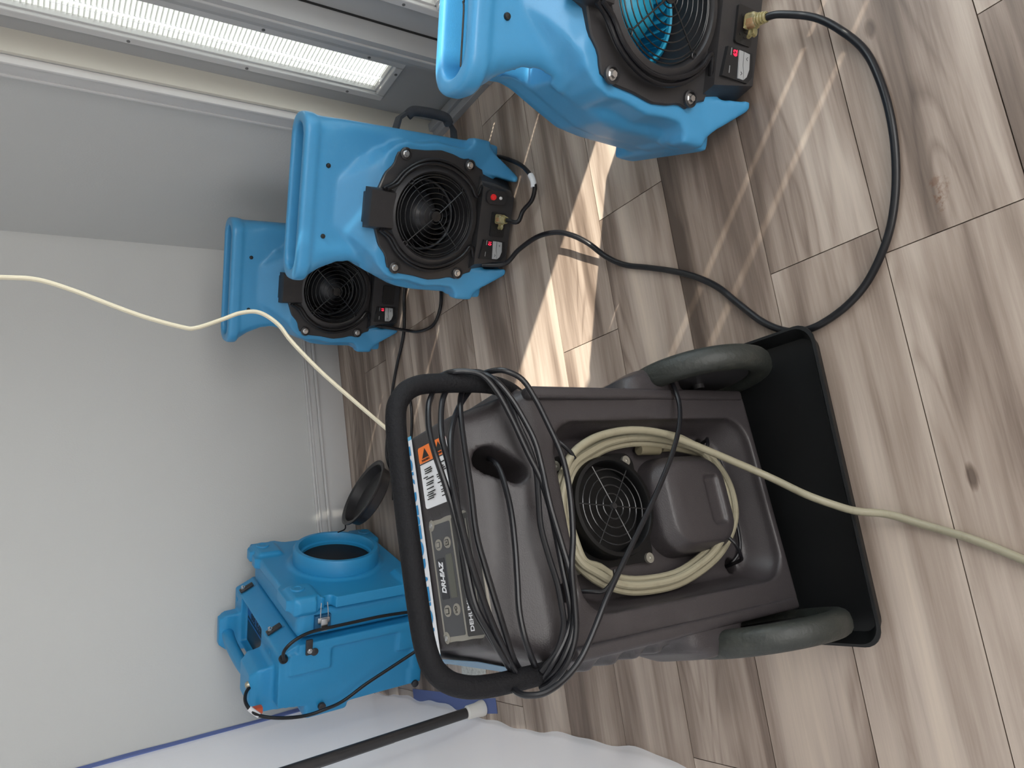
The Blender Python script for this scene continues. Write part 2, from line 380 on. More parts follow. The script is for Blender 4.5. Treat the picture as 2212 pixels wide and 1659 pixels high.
# threshold in front of the doors
bm = bmesh.new(); box(bm, XR-.002, XR+.16, -.22, 1.935, -.01, .022, .002); box(bm, XR+.022, XR+.05, -.22, 1.93, .015, .036, .003)
struct(obj('trim_6', bm, mat('threshold_grey', (.33, .33, .335), .4), None, False))
for i, (a, b_, (g0, g1), strings) in enumerate(units):
    t = bpy.data.objects.new('door_%d' % (i+1), None); COL.objects.link(t); t.location = (DX, (a+b_)/2, .02); struct(t)
    off = Vector((-DX, -(a+b_)/2, -.02))
    def dobj(nm, bm, m, sm=False):
        for v in bm.verts: v.co += off
        return obj(nm, bm, m, t, sm)
    zb, zt = .26, 1.99; e = .004
    bm = bmesh.new()        # leaf with an opening
    box(bm, DX, DX+.044, a+e, g0-.02, .012, 2.24); box(bm, DX, DX+.044, g1+.02, b_-e, .012, 2.24)
    box(bm, DX, DX+.044, g0-.02, g1+.02, .012, zb-.02); box(bm, DX, DX+.044, g0-.02, g1+.02, zt+.02, 2.24)
    dobj('door_leaf', bm, DOORM)
    bm = bmesh.new()        # glazing bead frame, proud of the leaf
    w_ = .026
    for y0, y1, z0, z1 in ((g0-w_, g0, zb-w_, zt+w_), (g1, g1+w_, zb-w_, zt+w_), (g0, g1, zb-w_, zb), (g0, g1, zt, zt+w_)):
        box(bm, DX-.009, DX+.03, y0, y1, z0, z1, .0035)
    for y0, y1, z0, z1 in ((g0-.002, g0+.006, zb, zt), (g1-.006, g1+.002, zb, zt), (g0, g1, zb-.002, zb+.006), (g0, g1, zt-.006, zt+.002)):
        box(bm, DX+.002, DX+.02, y0, y1, z0, z1, .001)
    dobj('glazing_bead', bm, TRIMW)
    bm = bmesh.new(); box(bm, DX-.003, DX+.001, b_-.0065, b_-.001, .03, 2.24); dobj('door_seal', bm, INK)  # black strip standing in for the shaded gap between leaf and frame
    bm = bmesh.new()        # screw plugs in the bead
    zz = .35
    while zz < 2.0:
        for yy in (g0-w_*.55, g1+w_*.55): cyl(bm, (DX-.0105, yy, zz), (DX-.006, yy, zz), .0045, 10)
        zz += .30
    for yy in np.arange(g0+.03, g1, .12): cyl(bm, (DX-.0105, yy, zb-w_*.55), (DX-.006, yy, zb-w_*.55), .0045, 10)
    dobj('screw_plugs', bm, mat('plug_grey', (.16, .16, .16), .6))
    bm = bmesh.new(); box(bm, DX+.026, DX+.028, g0-.01, g1+.01, zb-.01, zt+.01); dobj('glass_pane', bm, GLASS)
    if strings:
        bm = bmesh.new(); p = .012; xb = DX+.017; z = zb
        cuts = sorted(strings)
        def slat(y0, y1, z0, z1, lean):
            k = 3; prev = None
            for j in range(k+1):
                f = j/k; zz_ = z0+(z1-z0)*f; xx = xb+lean*(f-.5)+.0016*math.sin(PI*f)
                cur = (bm.verts.new((xx, y0, zz_)), bm.verts.new((xx, y1, zz_)))
                if prev: bm.faces.new((prev[0], prev[1], cur[1], cur[0]))
                prev = cur
        while z < zt:
            ys = [g0-.004]
            for c in cuts: ys += [c-.0048, c+.0048]
            ys.append(g1+.004)
            for q in range(0, len(ys), 2): slat(ys[q], ys[q+1], z-.0014, z+p+.0014, -.005)
            for c in cuts: slat(c-.005, c+.005, z+.0068, z+p+.0004, 0)
            z += p
        for v in bm.verts: v.co += off
        o = obj('blind', bm, SLAT, t, True, 60)
        bm = bmesh.new()
        for c in cuts:
            for dy in (-.011, .011): cyl(bm, (xb-.0065, c+dy, zb), (xb-.0065, c+dy, zt), .0006, 6)
        dobj('ladder_cord', bm, WHITE)
# baseboards
bm = bmesh.new(); box(bm, XS-.6, XR-.001, YB-.014, YB, .001, .118, .002); box(bm, XS-.6, XR-.001, YB-.024, YB, .112, .124, .004); box(bm, XS-.6, XR-.001, YB-.014, YB, .124, .150, .004); box(bm, XS-.6, XR-.001, YB-.020, YB, .150, .158, .003); box(bm, XS-.6, XR-.001, YB-.008, YB, .158, .168, .002)
struct(obj('baseboard_back', bm, TRIMW, None, True, 30))
bm = bmesh.new(); box(bm, XR-.014, XR, 2.016, YB-.019, .001, .118, .002); box(bm, XR-.018, XR, 2.016, YB-.019, .118, .16, .004)
struct(obj('baseboard_right', bm, TRIMW, None, True, 30))

# ---------------------------------------------------------------- plastic sheet wall, tape, pole
def sheet():
    bm = bmesh.new(); rnd = random.Random(3); ny, nz = 130, 70
    y0, y1 = YB-.004, .15
    ph = [rnd.uniform(0, 6) for _ in range(12)]
    G = []
    for j in range(nz+1):
        row = []
        for i in range(ny+1):
            s = i/ny; y = y0+(y1-y0)*s; f = j/nz; z = 2.55*(f**1.5)
            amp = .012*min(1, s*14)
            x = XS + amp*(.8*math.sin(4.2*y+ph[0]+1.8*z)+.30*math.sin(9*y+ph[1]-3.2*z)+.12*math.sin(23*y+ph[2]+7*z)) + .003*math.sin(9*z+ph[3]+5*y)*min(1, s*14)
            if z < .16:     # the foot of the sheet folds out on to the boards
                q = (1-z/.16); edge = .034+.012*math.sin(7*y+ph[4])+.005*math.sin(19*y+ph[5])+.003*math.sin(41*y)
                x += q**2*edge*min(1, .5+s*6)
                z = max(.003+.003*(1+math.sin(37*y+ph[6]))*.5, z-.03*q)
            if s < .02: x = XS+.008
            row.append(bm.verts.new((x, y, z)))
        G.append(row)
    for a, b in zip(G, G[1:]):
        for i in range(ny): bm.faces.new((a[i], a[i+1], b[i+1], b[i]))
    o = obj('plastic_sheet', bm, SHEET, None, True, 80)
    return tag(o, 'white translucent plastic sheet hanging as a dust barrier beside the blue air scrubber', 'plastic sheet')
sheet()
bm = bmesh.new(); rnd = random.Random(5); prev = None      # vertical tape on the wall
for i in range(60):
    z = .16+2.2*i/59; d = .002*math.sin(z*9)+.0012*math.sin(z*23); y = YB-.0015-.0012*abs(math.sin(7*z))
    cur = (bm.verts.new((XS-.008+d, y, z)), bm.verts.new((XS+.022+d*.6, y, z)))
    if prev: bm.faces.new((prev[0], prev[1], cur[1], cur[0]))
    prev = cur
tag(obj('painter_tape', bm, TAPE, None, True, 80), 'blue painter tape running up the wall at the sheet edge', 'tape')
bm = bmesh.new(); pts = [(XS+.018, 2.62), (XS+.03, 2.4), (XS+.028, 2.2), (XS+.05, 2.03)]; prev = None
for x, y in pts:
    cur = (bm.verts.new((x, y, .0012)), bm.verts.new((x+.045, y, .0012)))
    if prev: bm.faces.new((prev[0], prev[1], cur[1], cur[0]))
    prev = cur
tag(obj('floor_tape', bm, TAPE, None, True, 80), 'blue tape holding the sheet to the floor near the pole foot', 'tape')
t = thing('barrier_pole', 'black telescopic pole with white foot standing against the plastic sheet', 'pole', Matrix.Translation((-.552, 2.11, 0)))
bm = bmesh.new(); cyl(bm, (0, 0, .055), (-.015, 0, 1.35), .0155, 20); obj('pole', bm, BLACK, t)
bm = bmesh.new(); cyl(bm, (-.015, 0, 1.34), (-.025, 0, 2.59), .012, 20); obj('upper_pole', bm, BLACK, t)
bm = bmesh.new(); cyl(bm, (-.022, .024, .30), (-.04, .024, 1.4), .004, 10); obj('pull_cord', bm, RUB, t)
bm = bmesh.new(); lathe(bm, [(.0, .003), (.024, .003), (.0245, .012), (.021, .03), (.0205, .06), (.0165, .064), (.0165, .066)], (0, 0, 0), 'Z', 28); obj('foot', bm, mat('white_rubber_foot', (.72, .71, .68), .5), t)

# ---------------------------------------------------------------- air movers
def sym(pts): return pts + [(-x, z) for x, z in reversed(pts)]
MV_N = 'tall blue air movers'
FASC = [(.0, .452), (.044, .450), (.048, .420), (.094, .405), (.118, .383), (.149, .376), (.163, .345), (.167, .295), (.175, .25), (.170, .209), (.162, .182), (.168, .164), (.150, .135), (.142, .110)]
def mover_body(parent):
    left = [(-.205, .04), (-.220, .09), (-.220, .13), (-.214, .145), (-.214, .25), (-.208, .305), (-.180, .372), (-.157, .425), (-.151, .455), (-.157, .492), (-.180, .535), (-.206, .572), (-.209, .602)]
    right = [(.209, .602), (.211, .5), (.214, .3), (.218, .16), (.224, .125), (.220, .085), (.20, .04)]
    def A(bm):
        xl = sorted([(z, x) for x, z in left]); rings = []
        for z, x in xl:
            xr = .209+.013*max(0, min(1, (.60-z)/.48)) if z > .11 else .216
            rings.append([(px_, py_, z) for px_, py_ in rrect(x, xr, .098, .215, .030 if z < .5 else .046, 5)])
        loft(bm, rings)
    def A2(bm):   # deeper scroll below
        P = [(-.200, .040), (-.214, .09), (-.214, .135), (-.210, .25), (-.203, .305), (-.176, .370), (-.152, .425), (-.146, .452), (-.150, .485), (.200, .485), (.204, .40), (.208, .3), (.212, .16), (.216, .12), (.212, .085), (.196, .04)]
        loft(bm, [[(x*f, y, .25+(z-.25)*f) for x, z in P] for y, f in ((.12, 1), (.235, 1), (.258, .975), (.270, .93))])
    def wedge(bm):   # the snout face swells forward to meet the black plate
        loft(bm, [[(-x, y, z), (x, y, z), (x+e, .13, z), (-x-e, .13, z)] for z, x, y, e in ((.34, .155, .054, .02), (.40, .138, .053, .04), (.44, .100, .065, .06), (.48, .074, .084, .07), (.52, .055, .101, .05))])
    def rails(bm):
        for s in (-1, 1):
            box(bm, min(s*.17, s*.222), max(s*.17, s*.222), .085, .305, .045, .105, .008)
            box(bm, min(s*.188, s*.226), max(s*.188, s*.226), .055, .10, .09, .150, .006)
    def rim(bm):
        R = [(.088, .398), (.111, .412), (.144, .402), (.170, .374), (.182, .343), (.180, .312), (.193, .25), (.189, .2), (.191, .165), (.211, .145), (.216, .10), (.19, .07)]
        loft(bm, [[(x*1.05, .125, z+(.008 if z > .3 else 0)) for x, z in sym(R)], [(x, .052, z) for x, z in sym(R)]])
    def feet(bm):
        for s in (-1, 1):
            def q(y, x0, x1, z0, z1): return [(s*x0, y, z0), (s*x1, y, z0), (s*x1, y, z1), (s*x0, y, z1)]
            # wedge running down and forward to the tip
            r = [[(s*.142, .055, .135), (s*.215, .06, .105), (s*.205, .14, .10), (s*.142, .14, .13)],
                 [(s*.132, .04, .075), (s*.182, .045, .060), (s*.185, .14, .055), (s*.135, .14, .06)],
                 [(s*.124, .026, .004), (s*.141, .028, .002), (s*.155, .12, .002), (s*.126, .12, .004)]]
            loft(bm, r)
    def lip(bm):
        c = rrect(-.199, .199, .112, .206, .0465, 6)
        loft(bm, [[(x, y, z) for x, y in rrect(-.209-g, .210+g, .097-g, .216+g, .048+g, 7)] for z, g in ((.566, -.002), (.571, .0045), (.596, .0050), (.603, .001))])
    def c1(bm):   # outlet throat
        c = rrect(-.187, .187, .121, .197, .0375, 6); prism(bm, c, .42, .70, 'Z')
    def c2(bm):   # fan chamber
        prism(bm, circ(0, .26, .135, 48), .0, .24)
    def c3(bm):   # hollow under the base
        box(bm, -.125, .125, .0, .26, -.05, .04)
    def c4(bm):   # rounded notches behind the lugs
        for s in (-1, 1): prism(bm, circ(s*.226, .066, .014, 16), .03, .09)
    return moulded('housing', [A, A2, wedge, rails, rim, feet, lip], [c1, c2, c3, c4], BLUE, parent, .0042, 9)
def make_mover(label, mtx):
    t = thing('air_mover', label, 'air mover', mtx, None)
    mover_body(t)
    # black fascia plate with the fan opening
    bm = bmesh.new(); outl = sym(FASC[1:]) ; outl = outl[:]
    cz = .2585
    # plate as ring between outline and the opening
    n = 96; hole = []; out = []
    def hit(a):
        d = Vector((math.cos(a), math.sin(a))); best = 1e9
        pts = outl
        for i in range(len(pts)):
            p = Vector(pts[i])-Vector((0, cz)); q = Vector(pts[(i+1) % len(pts)])-Vector((0, cz)); e = q-p
            den = d.x*e.y-d.y*e.x
            if abs(den) < 1e-9: continue
            tt = (p.x*e.y-p.y*e.x)/den; u = (p.x*d.y-p.y*d.x)/den
            if tt > 0 and -1e-6 <= u <= 1+1e-6: best = min(best, tt)
        return d*best
    rings = [[], [], [], [], [], [], [], []]
    for k in range(n):
        a = 2*PI*k/n; h = hit(a); c, s = math.cos(a), math.sin(a)
        rings[0].append((h.x, .10, cz+h.y)); rings[1].append((h.x, .048, cz+h.y)); rings[2].append((h.x*.985, .045, cz+h.y*.985))
        rings[3].append((.139*c, .043, cz+.139*s))
        rings[4].append((.131*c, .026, cz+.131*s)); rings[5].append((.118*c, .022, cz+.118*s)); rings[6].append((.111*c, .034, cz+.111*s)); rings[7].append((.106*c, .115, cz+.106*s))
    loft(bm, rings, cap=False)
    # cord-wrap flap at the top of the plate, overhanging
    loft(bm, [[(-.054, .046, .385), (.054, .046, .385), (.052, .048, .454), (-.052, .048, .454)], [(-.050, .030, .376), (.050, .030, .376), (.051, .026, .450), (-.051, .026, .450)], [(-.045, .024, .378), (.045, .024, .378), (.046, .020, .447), (-.046, .020, .447)]])
    # boss around the lower controls
    loft(bm, [[(-.138, .052, .125), (.138, .052, .125), (.130, .075, .012), (-.130, .075, .012)], [(-.118, .024, .118), (.100, .024, .118), (.080, .018, .016), (-.100, .018, .016)]])
    # tapered bolt ears
    for sx, z in ((-1, .354), (1, .354), (-1, .159), (1, .159)):
        lathe(bm, [(.016, 0), (.016, -.006), (.012, -.008), (.0115, -.003), (.0, -.003)], (sx*.149, .045, z), 'Y', 20)
    obj('fascia', bm, BLACK, t, True, 35)
    # drum and fan behind the grille
    bm = bmesh.new(); lathe(bm, [(.105, .115), (.107, .20), (.0, .20)], (0, 0, cz), 'Y', 48, cap=False)
    o = obj('fan_chamber', bm, DARK, t)
    bm = bmesh.new(); lathe(bm, [(.0, .085), (.028, .088), (.042, .10), (.075, .17), (.078, .19)], (-.0, 0, cz), 'Y', 40)
    for k in range(28):
        a = 2*PI*k/28; c, s = math.cos(a), math.sin(a)
        loft(bm, [[(.080*c, .11, cz+.080*s), (.080*c, .19, cz+.080*s)], [(.094*math.cos(a+.16), .11, cz+.094*math.sin(a+.16)), (.094*math.cos(a+.16), .19, cz+.094*math.sin(a+.16))]], cap=False) if False else None
    lathe(bm, [(.096, .105), (.099, .108), (.099, .114), (.093, .116), (.093, .108)], (0, 0, cz), 'Y', 48, closed=True)
    for k in range(28):
        a = 2*PI*k/28
        p = [(.081*math.cos(a), cz+.081*math.sin(a)), (.096*math.cos(a+.17), cz+.096*math.sin(a+.17)), (.097*math.cos(a+.19), cz+.097*math.sin(a+.19)), (.082*math.cos(a+.03), cz+.082*math.sin(a+.03))]
        prism(bm, p, .112, .185)
    obj('fan_wheel', bm, mat('fan_wheel_plastic', (.05, .052, .058), .35), t)
    # wire guard
    g = bmesh.new(); yg = .026
    for i in range(7): 
        r = .020+.0138*i; tube(g, [(r*math.cos(2*PI*k/40), yg-.006*(1-i/7), cz+r*math.sin(2*PI*k/40)) for k in range(40)], .0013, 6, 1, True, smooth=False)
    tube(g, [(.109*math.cos(2*PI*k/48), yg+.002, cz+.109*math.sin(2*PI*k/48)) for k in range(48)], .0016, 6, 1, True, smooth=False)
    for k in range(4):
        a = PI/4+k*PI/2; c, s = math.cos(a), math.sin(a)
        tube(g, [(.012*c, yg-.008, cz+.012*s), (.105*c, yg-.001, cz+.105*s)], .0016, 6, 1, smooth=False)
        cx, cy = .114*c, cz+.114*s; tube(g, [(cx+.0065*math.cos(q*PI/5), yg-.002, cy+.0065*math.sin(q*PI/5)) for q in range(10)], .0014, 6, 1, True, smooth=False)
    lathe(g, [(0, yg-.010), (.014, yg-.009), (.014, yg-.006), (0, yg-.006)], (0, 0, cz), 'Y', 24)
    obj('wire_guard', g, GRILL, t)
    for sx, z in ((-1, .354), (1, .354), (-1, .159), (1, .159)):
        bm = bmesh.new(); lathe(bm, [(.0085, .044), (.0085, .0405), (.006, .0395), (.006, .034), (.0, .034)], (sx*.149, 0, z), 'Y', 6)
        lathe(bm, [(.0, .0410), (.0095, .0410), (.0095, .0425), (0, .0425)], (sx*.149, 0, z), 'Y', 20); obj('bolt', bm, STEEL, t, False)
    for sx in (-1, 1):
        bm = bmesh.new(); lathe(bm, [(.0, .093), (.005, .0935), (.0062, .096), (.0062, .101)], (sx*.089, 0, .539), 'Y', 16); obj('snout_screw', bm, INK, t)
    # controls: breaker, hour lamp, outlets, display with rocker
    Y = .016
    bm = bmesh.new(); prism(bm, rrect(.055, .093, .043, .108, .015), Y-.001, Y+.02); obj('switch_bezel', bm, BLACK, t)
    bm = bmesh.new(); lathe(bm, [(0, Y-.008), (.0075, Y-.007), (.0085, Y-.004), (.0085, Y+.004)], (.074, 0, .088), 'Y', 20); obj('breaker_button', bm, REDB, t)
    bm = bmesh.new(); lathe(bm, [(0, Y-.005), (.0042, Y-.004), (.005, Y), (.0075, Y+.0005), (.0075, Y+.004)], (.074, 0, .063), 'Y', 20); obj('indicator', bm, mat('white_lamp', (.8, .8, .8), .3), t)
    bm = bmesh.new(); prism(bm, rrect(-.034, .034, .036, .082, .005), Y+.0005, Y+.02); obj('outlet_plate', bm, mat('outlet_black', (.014, .014, .015), .35), t)
    for cx in (-.017, .017):
        for dx in (-.0045, .0045):
            bm = bmesh.new(); box(bm, cx+dx-.001, cx+dx+.001, Y-.0004, Y+.004, .051, .060); obj('outlet_slot', bm, INK, t)
        bm = bmesh.new(); lathe(bm, [(0, Y-.0004), (.0025, Y-.0004), (.0025, Y+.004)], (cx, 0, .070), 'Y', 12); obj('outlet_slot', bm, INK, t)
    bm = bmesh.new(); prism(bm, [(-.100, .108), (-.046, .100), (-.044, .030), (-.085, .022), (-.100, .036)], Y-.0005, Y+.02); obj('display_panel', bm, mat('display_black', (.014, .015, .017), .3), t)
    bm = bmesh.new(); prism(bm, [(-.097, .066), (-.047, .070), (-.047, .0585), (-.072, .0575), (-.084, .053), (-.097, .052)], Y-.003, Y+.005); obj('rocker_button', bm, BUTT, t)
    bm = bmesh.new(); prism(bm, [(-.097, .0505), (-.084, .0515), (-.072, .0555), (-.047, .0565), (-.048, .040), (-.075, .037), (-.090, .042)], Y-.003, Y+.005); obj('rocker_button', bm, BUTT, t)
    for cx, cz2, s in ((-.058, .047, 1), (-.087, .059, -1)):
        bm = bmesh.new(); tube(bm, [(cx-.003, Y-.0032, cz2-s*.0015), (cx, Y-.0032, cz2+s*.002), (cx+.003, Y-.0032, cz2-s*.0015)], .0006, 5, 1, smooth=False); obj('arrow_mark', bm, INK, t)
    for x0 in (-.060, -.092): bm = bmesh.new(); box(bm, x0, x0+.013, Y-.0008, Y, .0895, .091); obj('dash_mark', bm, BUTT, t)
    # cord wound round the boss: two strands each side of the fan
    for s in (-1, 1):
        for k, (r, y) in enumerate(((.136, .024), (.144, .030))):
            rr = bmesh.new(); pts = [(s*.052, y-.008, cz+.150+.008*k)]
            for a in range(60, -61, -15):
                q = math.radians(a); pts.append((s*r*math.cos(q)*(1.0+.02*math.sin(3*q+k)), y-.006*math.cos(q), cz+(r+.004)*math.sin(q)))
            pts += [(s*.100, y+.012, cz-.142-.006*k), (s*.112, y+.035, cz-.158)]
            tube(rr, pts, .0048, 10, 5); obj('wound_cord', rr, RUB, t)
    # carry handle on the side at the back
    bm = bmesh.new(); tube(bm, [(.27, .255, .262), (.286, .25, .240), (.288, .25, .150), (.272, .255, .125)], .0145, 14, 6); obj('handle_grip', bm, FABR, t)
    for z0, z1, z2 in ((.262, .285, .30), (.125, .105, .09)):
        bm = bmesh.new(); loft(bm, [[(.275, .240, z0), (.275, .270, z0), (.28, .270, z0+.006), (.28, .240, z0+.006)], [(.255, .238, z1), (.255, .272, z1), (.26, .272, z1+.006), (.26, .238, z1+.006)], [(.185, .235, z2), (.185, .275, z2), (.19, .275, z2+.006), (.19, .235, z2+.006)]]); obj('handle_strap', bm, FABR, t, True, 60)
    return t
def copy_tree(o, parent=None):
    c = o.copy(); COL.objects.link(c)
    if parent is not None: c.parent = parent
    for ch in list(o.children): copy_tree(ch, c)
    return c
MF = {1: frame_m((.844, .681), -22.18), 2: frame_m((.827, 1.562), -28.34), 3: frame_m((.877, 2.31), -27.47)}
m2 = make_mover('middle blue air mover with a plug in its outlet and its side handle showing', MF[2])
m1 = copy_tree(m2); m1.matrix_world = MF[1]; m1['label'] = 'nearest blue air mover, cut by the photo edge, cyan interior behind its guard'
m3 = copy_tree(m2); m3.matrix_world = MF[3]; m3['label'] = 'farthest blue air mover, near the back wall, partly hidden behind another'
for o in (m1, m2, m3): o['group'] = 'blue air movers in a row by the doors'
for ch in m1.children:  # sun glow inside the near blower is put into its blue colour
    if ch.name.startswith('fan_chamber') or ch.name.startswith('fan_wheel'):
        ch.data = ch.data.copy(); ch.data.materials.clear(); ch.data.materials.append(mat('cyan_interior', (.03, .42, .66), .4)); ch['label'] = 'cyan blue interior of the blower'
bm = bmesh.new()     # split seam along the lip of the near mover
tube(bm, [(-.175, .128, .6015), (-.09, .126, .6035), (-.075, .129, .604), (-.06, .126, .6035), (.12, .125, .6035), (.18, .127, .602)], .0016, 6, 3); obj('split_seam', bm, INK, m1)
for mv, s, me in ((m2, '01', 1), (m1, '62', 1), (m3, '61', 1)):
    text('led_digits', s, .0145, LED, mv, (-.054, .0148, .079), (1, 0, 0), (0, 0, 1), .0005, sx=.85, bold=.0002)

# plugs and floor cords
def plug(parent, mtx):
    bm = bmesh.new(); box(bm, -.014, .014, -.024, 0, -.012, .012, .005, 3, mtx=mtx); tmp = obj('plug_body', bm, PLUGM, parent)
    bm = bmesh.new(); box(bm, -.007, .004, -.020, -.004, -.006, .006, .002, mtx=mtx); obj('plug_core', bm, ORPL, parent)
    bm = bmesh.new()
    for s in (-1, 1): tube(bm, [mtx @ Vector((-.010, -.012+.004*s, -.004)), mtx @ Vector((-.022, -.012+.006*s, -.005)), mtx @ Vector((-.026, -.012+.006*s, -.002))], .0045, 8, 2)
    obj('plug_lugs', bm, PLUGM, parent)
    bm = bmesh.new()
    for i in range(4): tube(bm, [mtx @ Vector(((.0095-.0006*i)*math.cos(q*PI/8), -.024-.006*i, (.0095-.0006*i)*math.sin(q*PI/8))) for q in range(16)], .0028, 6, 1, True, smooth=False)
    obj('strain_relief', bm, PLUGM, parent)
def cordthing(name, label, pts, r, cat='power cord'):
    t = thing(name, label, cat, Matrix.Translation((pts[len(pts)//2][0], pts[len(pts)//2][1], 0)))
    inv = t.matrix_world.inverted(); bm = bmesh.new(); tube(bm, [inv @ Vector(p) for p in pts], r, 12, 5); obj('cord', bm, RUB, t); return t, inv
R1 = .0068
p1 = MF[1] @ Vector((.005, .016, .058))
pl = [p1+Vector(MF[1].to_3x3() @ Vector(v)) for v in ((0, -.045, -.002), (.0, -.07, -.008))]
c1 = [(1760, 38), (1820, 68), (1870, 112), (1903, 180), (1925, 260), (1935, 350), (1932, 440), (1915, 520), (1880, 598), (1840, 650), (1790, 690), (1745, 712), (1700, 715), (1650, 697), (1600, 660), (1550, 620), (1500, 597), (1450, 585), (1400, 578), (1350, 572)]
hz = {0: .03, 1: .018, 11: .012}
pts = pl + [fl(x, y, hz.get(i, R1+.001)) for i, (x, y) in enumerate(c1)]
pts += [fl(1310, 555, .022), fl(1270, 525, .045), fl(1235, 508, .055), fl(1200, 502, .05), fl(1160, 512, .035), fl(1120, 540, .02), fl(1090, 570, .03)]
pts += [MF[2] @ Vector((-.118, .035, .085))]
ct, inv = cordthing('power_cord', 'thick black cord winding across the floor between the tray corner and two air movers', pts, R1)
plug(ct, inv @ MF[1] @ Matrix.Translation((.005, .014, .058)))
p2 = MF[2] @ Vector((.016, .014, .064))
pts = [MF[2] @ Vector(v) for v in ((.016, -.028, .062), (.016, -.06, .045))] + [fl(1130, 455, .03), fl(1150, 430, .03), fl(1154, 395, .03), fl(1132, 362, .03), fl(1100, 345, .02), fl(1065, 338, .01), fl(1020, 350, .008)]
ct, inv = cordthing('power_cord', 'short black cord looping beside the middle air mover with a white tag', [tuple(p) for p in pts], R1*.9)
plug(ct, inv @ MF[2] @ Matrix.Translation((.016, .014, .064)))
bm = bmesh.new(); q = [fl(1153, 405, .031), fl(1152, 392, .031), fl(1146, 378, .031)]; tube(bm, [inv @ v for v in q], R1*1.25, 12, 5); obj('white_tag', bm, WHITE, ct)
pts = [MF[3] @ Vector((-.12, .04, .09))] + [fl(x, y, .01) for x, y in ((880, 714), (905, 716), (935, 703), (950, 670), (953, 635), (950, 600), (955, 560))]
cordthing('power_cord', 'black cord curling from the farthest air mover toward the middle one', pts, .0058)
pts = [fl(x, y, .0075) for x, y in ((880, 600), (873, 640), (872, 720), (857, 790), (847, 850), (843, 900), (836, 950), (836, 990), (848, 1030), (850, 1080))]
cordthing('power_cord', 'thin black cord crossing the boards by the black cap', pts, .0056)
pts = [fl(x, y, .0065) for x, y in ((872, 832), (884, 856), (889, 890), (889, 930), (884, 985), (880, 1040), (872, 1100))]
cordthing('power_cord', 'black cord lying behind the dehumidifier inside its handle opening', pts, .0052)

# ---------------------------------------------------------------- HEPA air scrubber
SF = frame_m((-.55, 2.53), -23)
t = thing('air_scrubber', 'blue box-shaped air scrubber with round duct collar standing in the corner', 'air scrubber', SF)
def sb1(bm):
    def sec(y0, y1): return [(.05, y0, .03), (.29, y0, .03), (.29, y0, .476), (.264, y0, .528), (.085, y0, .528), (.045, y0, .30)]
    loft(bm, [sec(.0, 0), sec(.50, 0), [(x if x > .1 else x+.03, .56, z) for x, _, z in sec(0, 0)]])
def sb2(bm):   # ribs and corner columns
    box(bm, .262, .294, -.012, .565, .02, .470, .004); box(bm, .19, .262, -.010, .02, .36, .50, .003); box(bm, .19, .262, -.010, .02, .03, .12, .003)
    box(bm, .05, .11, -.008, .02, .02, .07, .006); box(bm, .05, .29, -.006, .02, .03, .06, .004)
    box(bm, .045, .10, .0, .085, .03, .44, .01); box(bm, .045, .10, .44, .525, .03, .44, .01)
    box(bm, .02, .07, .0, .10, .29, .44, .01)
def post1(bm):  # handle posts
    loft(bm, [[(.04, .045, .42), (.215, .045, .42), (.215, .205, .42), (.04, .205, .42)], [(.055, .055, .575), (.200, .055, .575), (.200, .195, .575), (.055, .195, .575)], [(.075, .070, .600), (.18, .070, .600), (.18, .18, .600), (.075, .18, .600)]])
def post2(bm):
    loft(bm, [[(.04, .47, .42), (.205, .47, .42), (.205, .525, .42), (.04, .525, .42)], [(.06, .475, .575), (.195, .475, .575), (.195, .525, .575), (.06, .525, .575)], [(.08, .485, .600), (.18, .485, .600), (.18, .52, .600), (.08, .52, .600)]])
def bar(bm): tube(bm, [(.125, .15, .568), (.120, .24, .575), (.120, .33, .577), (.120, .42, .575), (.125, .50, .568)], .021, 16, 5)
def scut(bm):
    box(bm, .09, .258, .208, .468, .502, .70)
def scutb(bm): tube(bm, [(.120, .206, .50), (.120, .47, .50)], .035, 12, 1, smooth=False)
CLM = lambda d: Matrix.Translation((.279, d, .502)) @ Matrix.Rotation(math.radians(63), 4, 'Y')
sl_ = [(lambda bm, d=d: box(bm, .222, .236, d-.007, d+.007, .46, .56)) for d in (.105, .53)] + [(lambda bm, d=d: box(bm, -.03, .03, -.013, .013, -.006, .02, mtx=CLM(d))) for d in (.150, .50)]
moulded('housing', [sb1, sb2, post1, post2], [scut]+sl_, BLUE2, t, .0045, 3)
bm = bmesh.new(); bar(bm); obj('carry_bar', bm, BLUE2, t)
def h1(bm): box(bm, .298, .392, .012, .528, .022, .472, .022, 3)
moulded('filter_housing', [h1], [], BLUE2, t, .0045, 3)
CD = .268
def cv(bm):
    pts = [(-.005, .08), (-.005, .34), (.02, .35), (.02, .372), (-.005, .38), (-.008, .46), (.03, .492), (.13, .492), (.15, .478), (.385, .478), (.40, .492), (.44, .492), (.445, .478), (.46, .478), (.465, .492), (.505, .492), (.545, .47), (.55, .38), (.525, .35), (.525, .10), (.55, .08), (.55, .03), (.515, .0), (.43, .0), (.41, .02), (.13, .02), (.11, .0), (.03, .0), (-.005, .03)]
    prism(bm, [(a, b+.012) for a, b in pts], .395, .432, 'X')
def cv2(bm):
    for d, z in ((.03, .41), (.03, .03), (.435, .41), (.435, .03)): box(bm, .38, .446, d-.03, d+.085, z-.01, z+.08, .012, 2)
def cv3(bm): prism(bm, circ(CD, .252, .165, 40), .40, .440, 'X')
def cc(bm): prism(bm, circ(CD, .252, .127, 48), .2, .6, 'X')
def latchcut(bm): box(bm, .38, .46, -.03, .012, .392, .415)
moulded('front_cover', [cv, cv2, cv3], [cc, latchcut], BLUE2, t, .0045, 2)
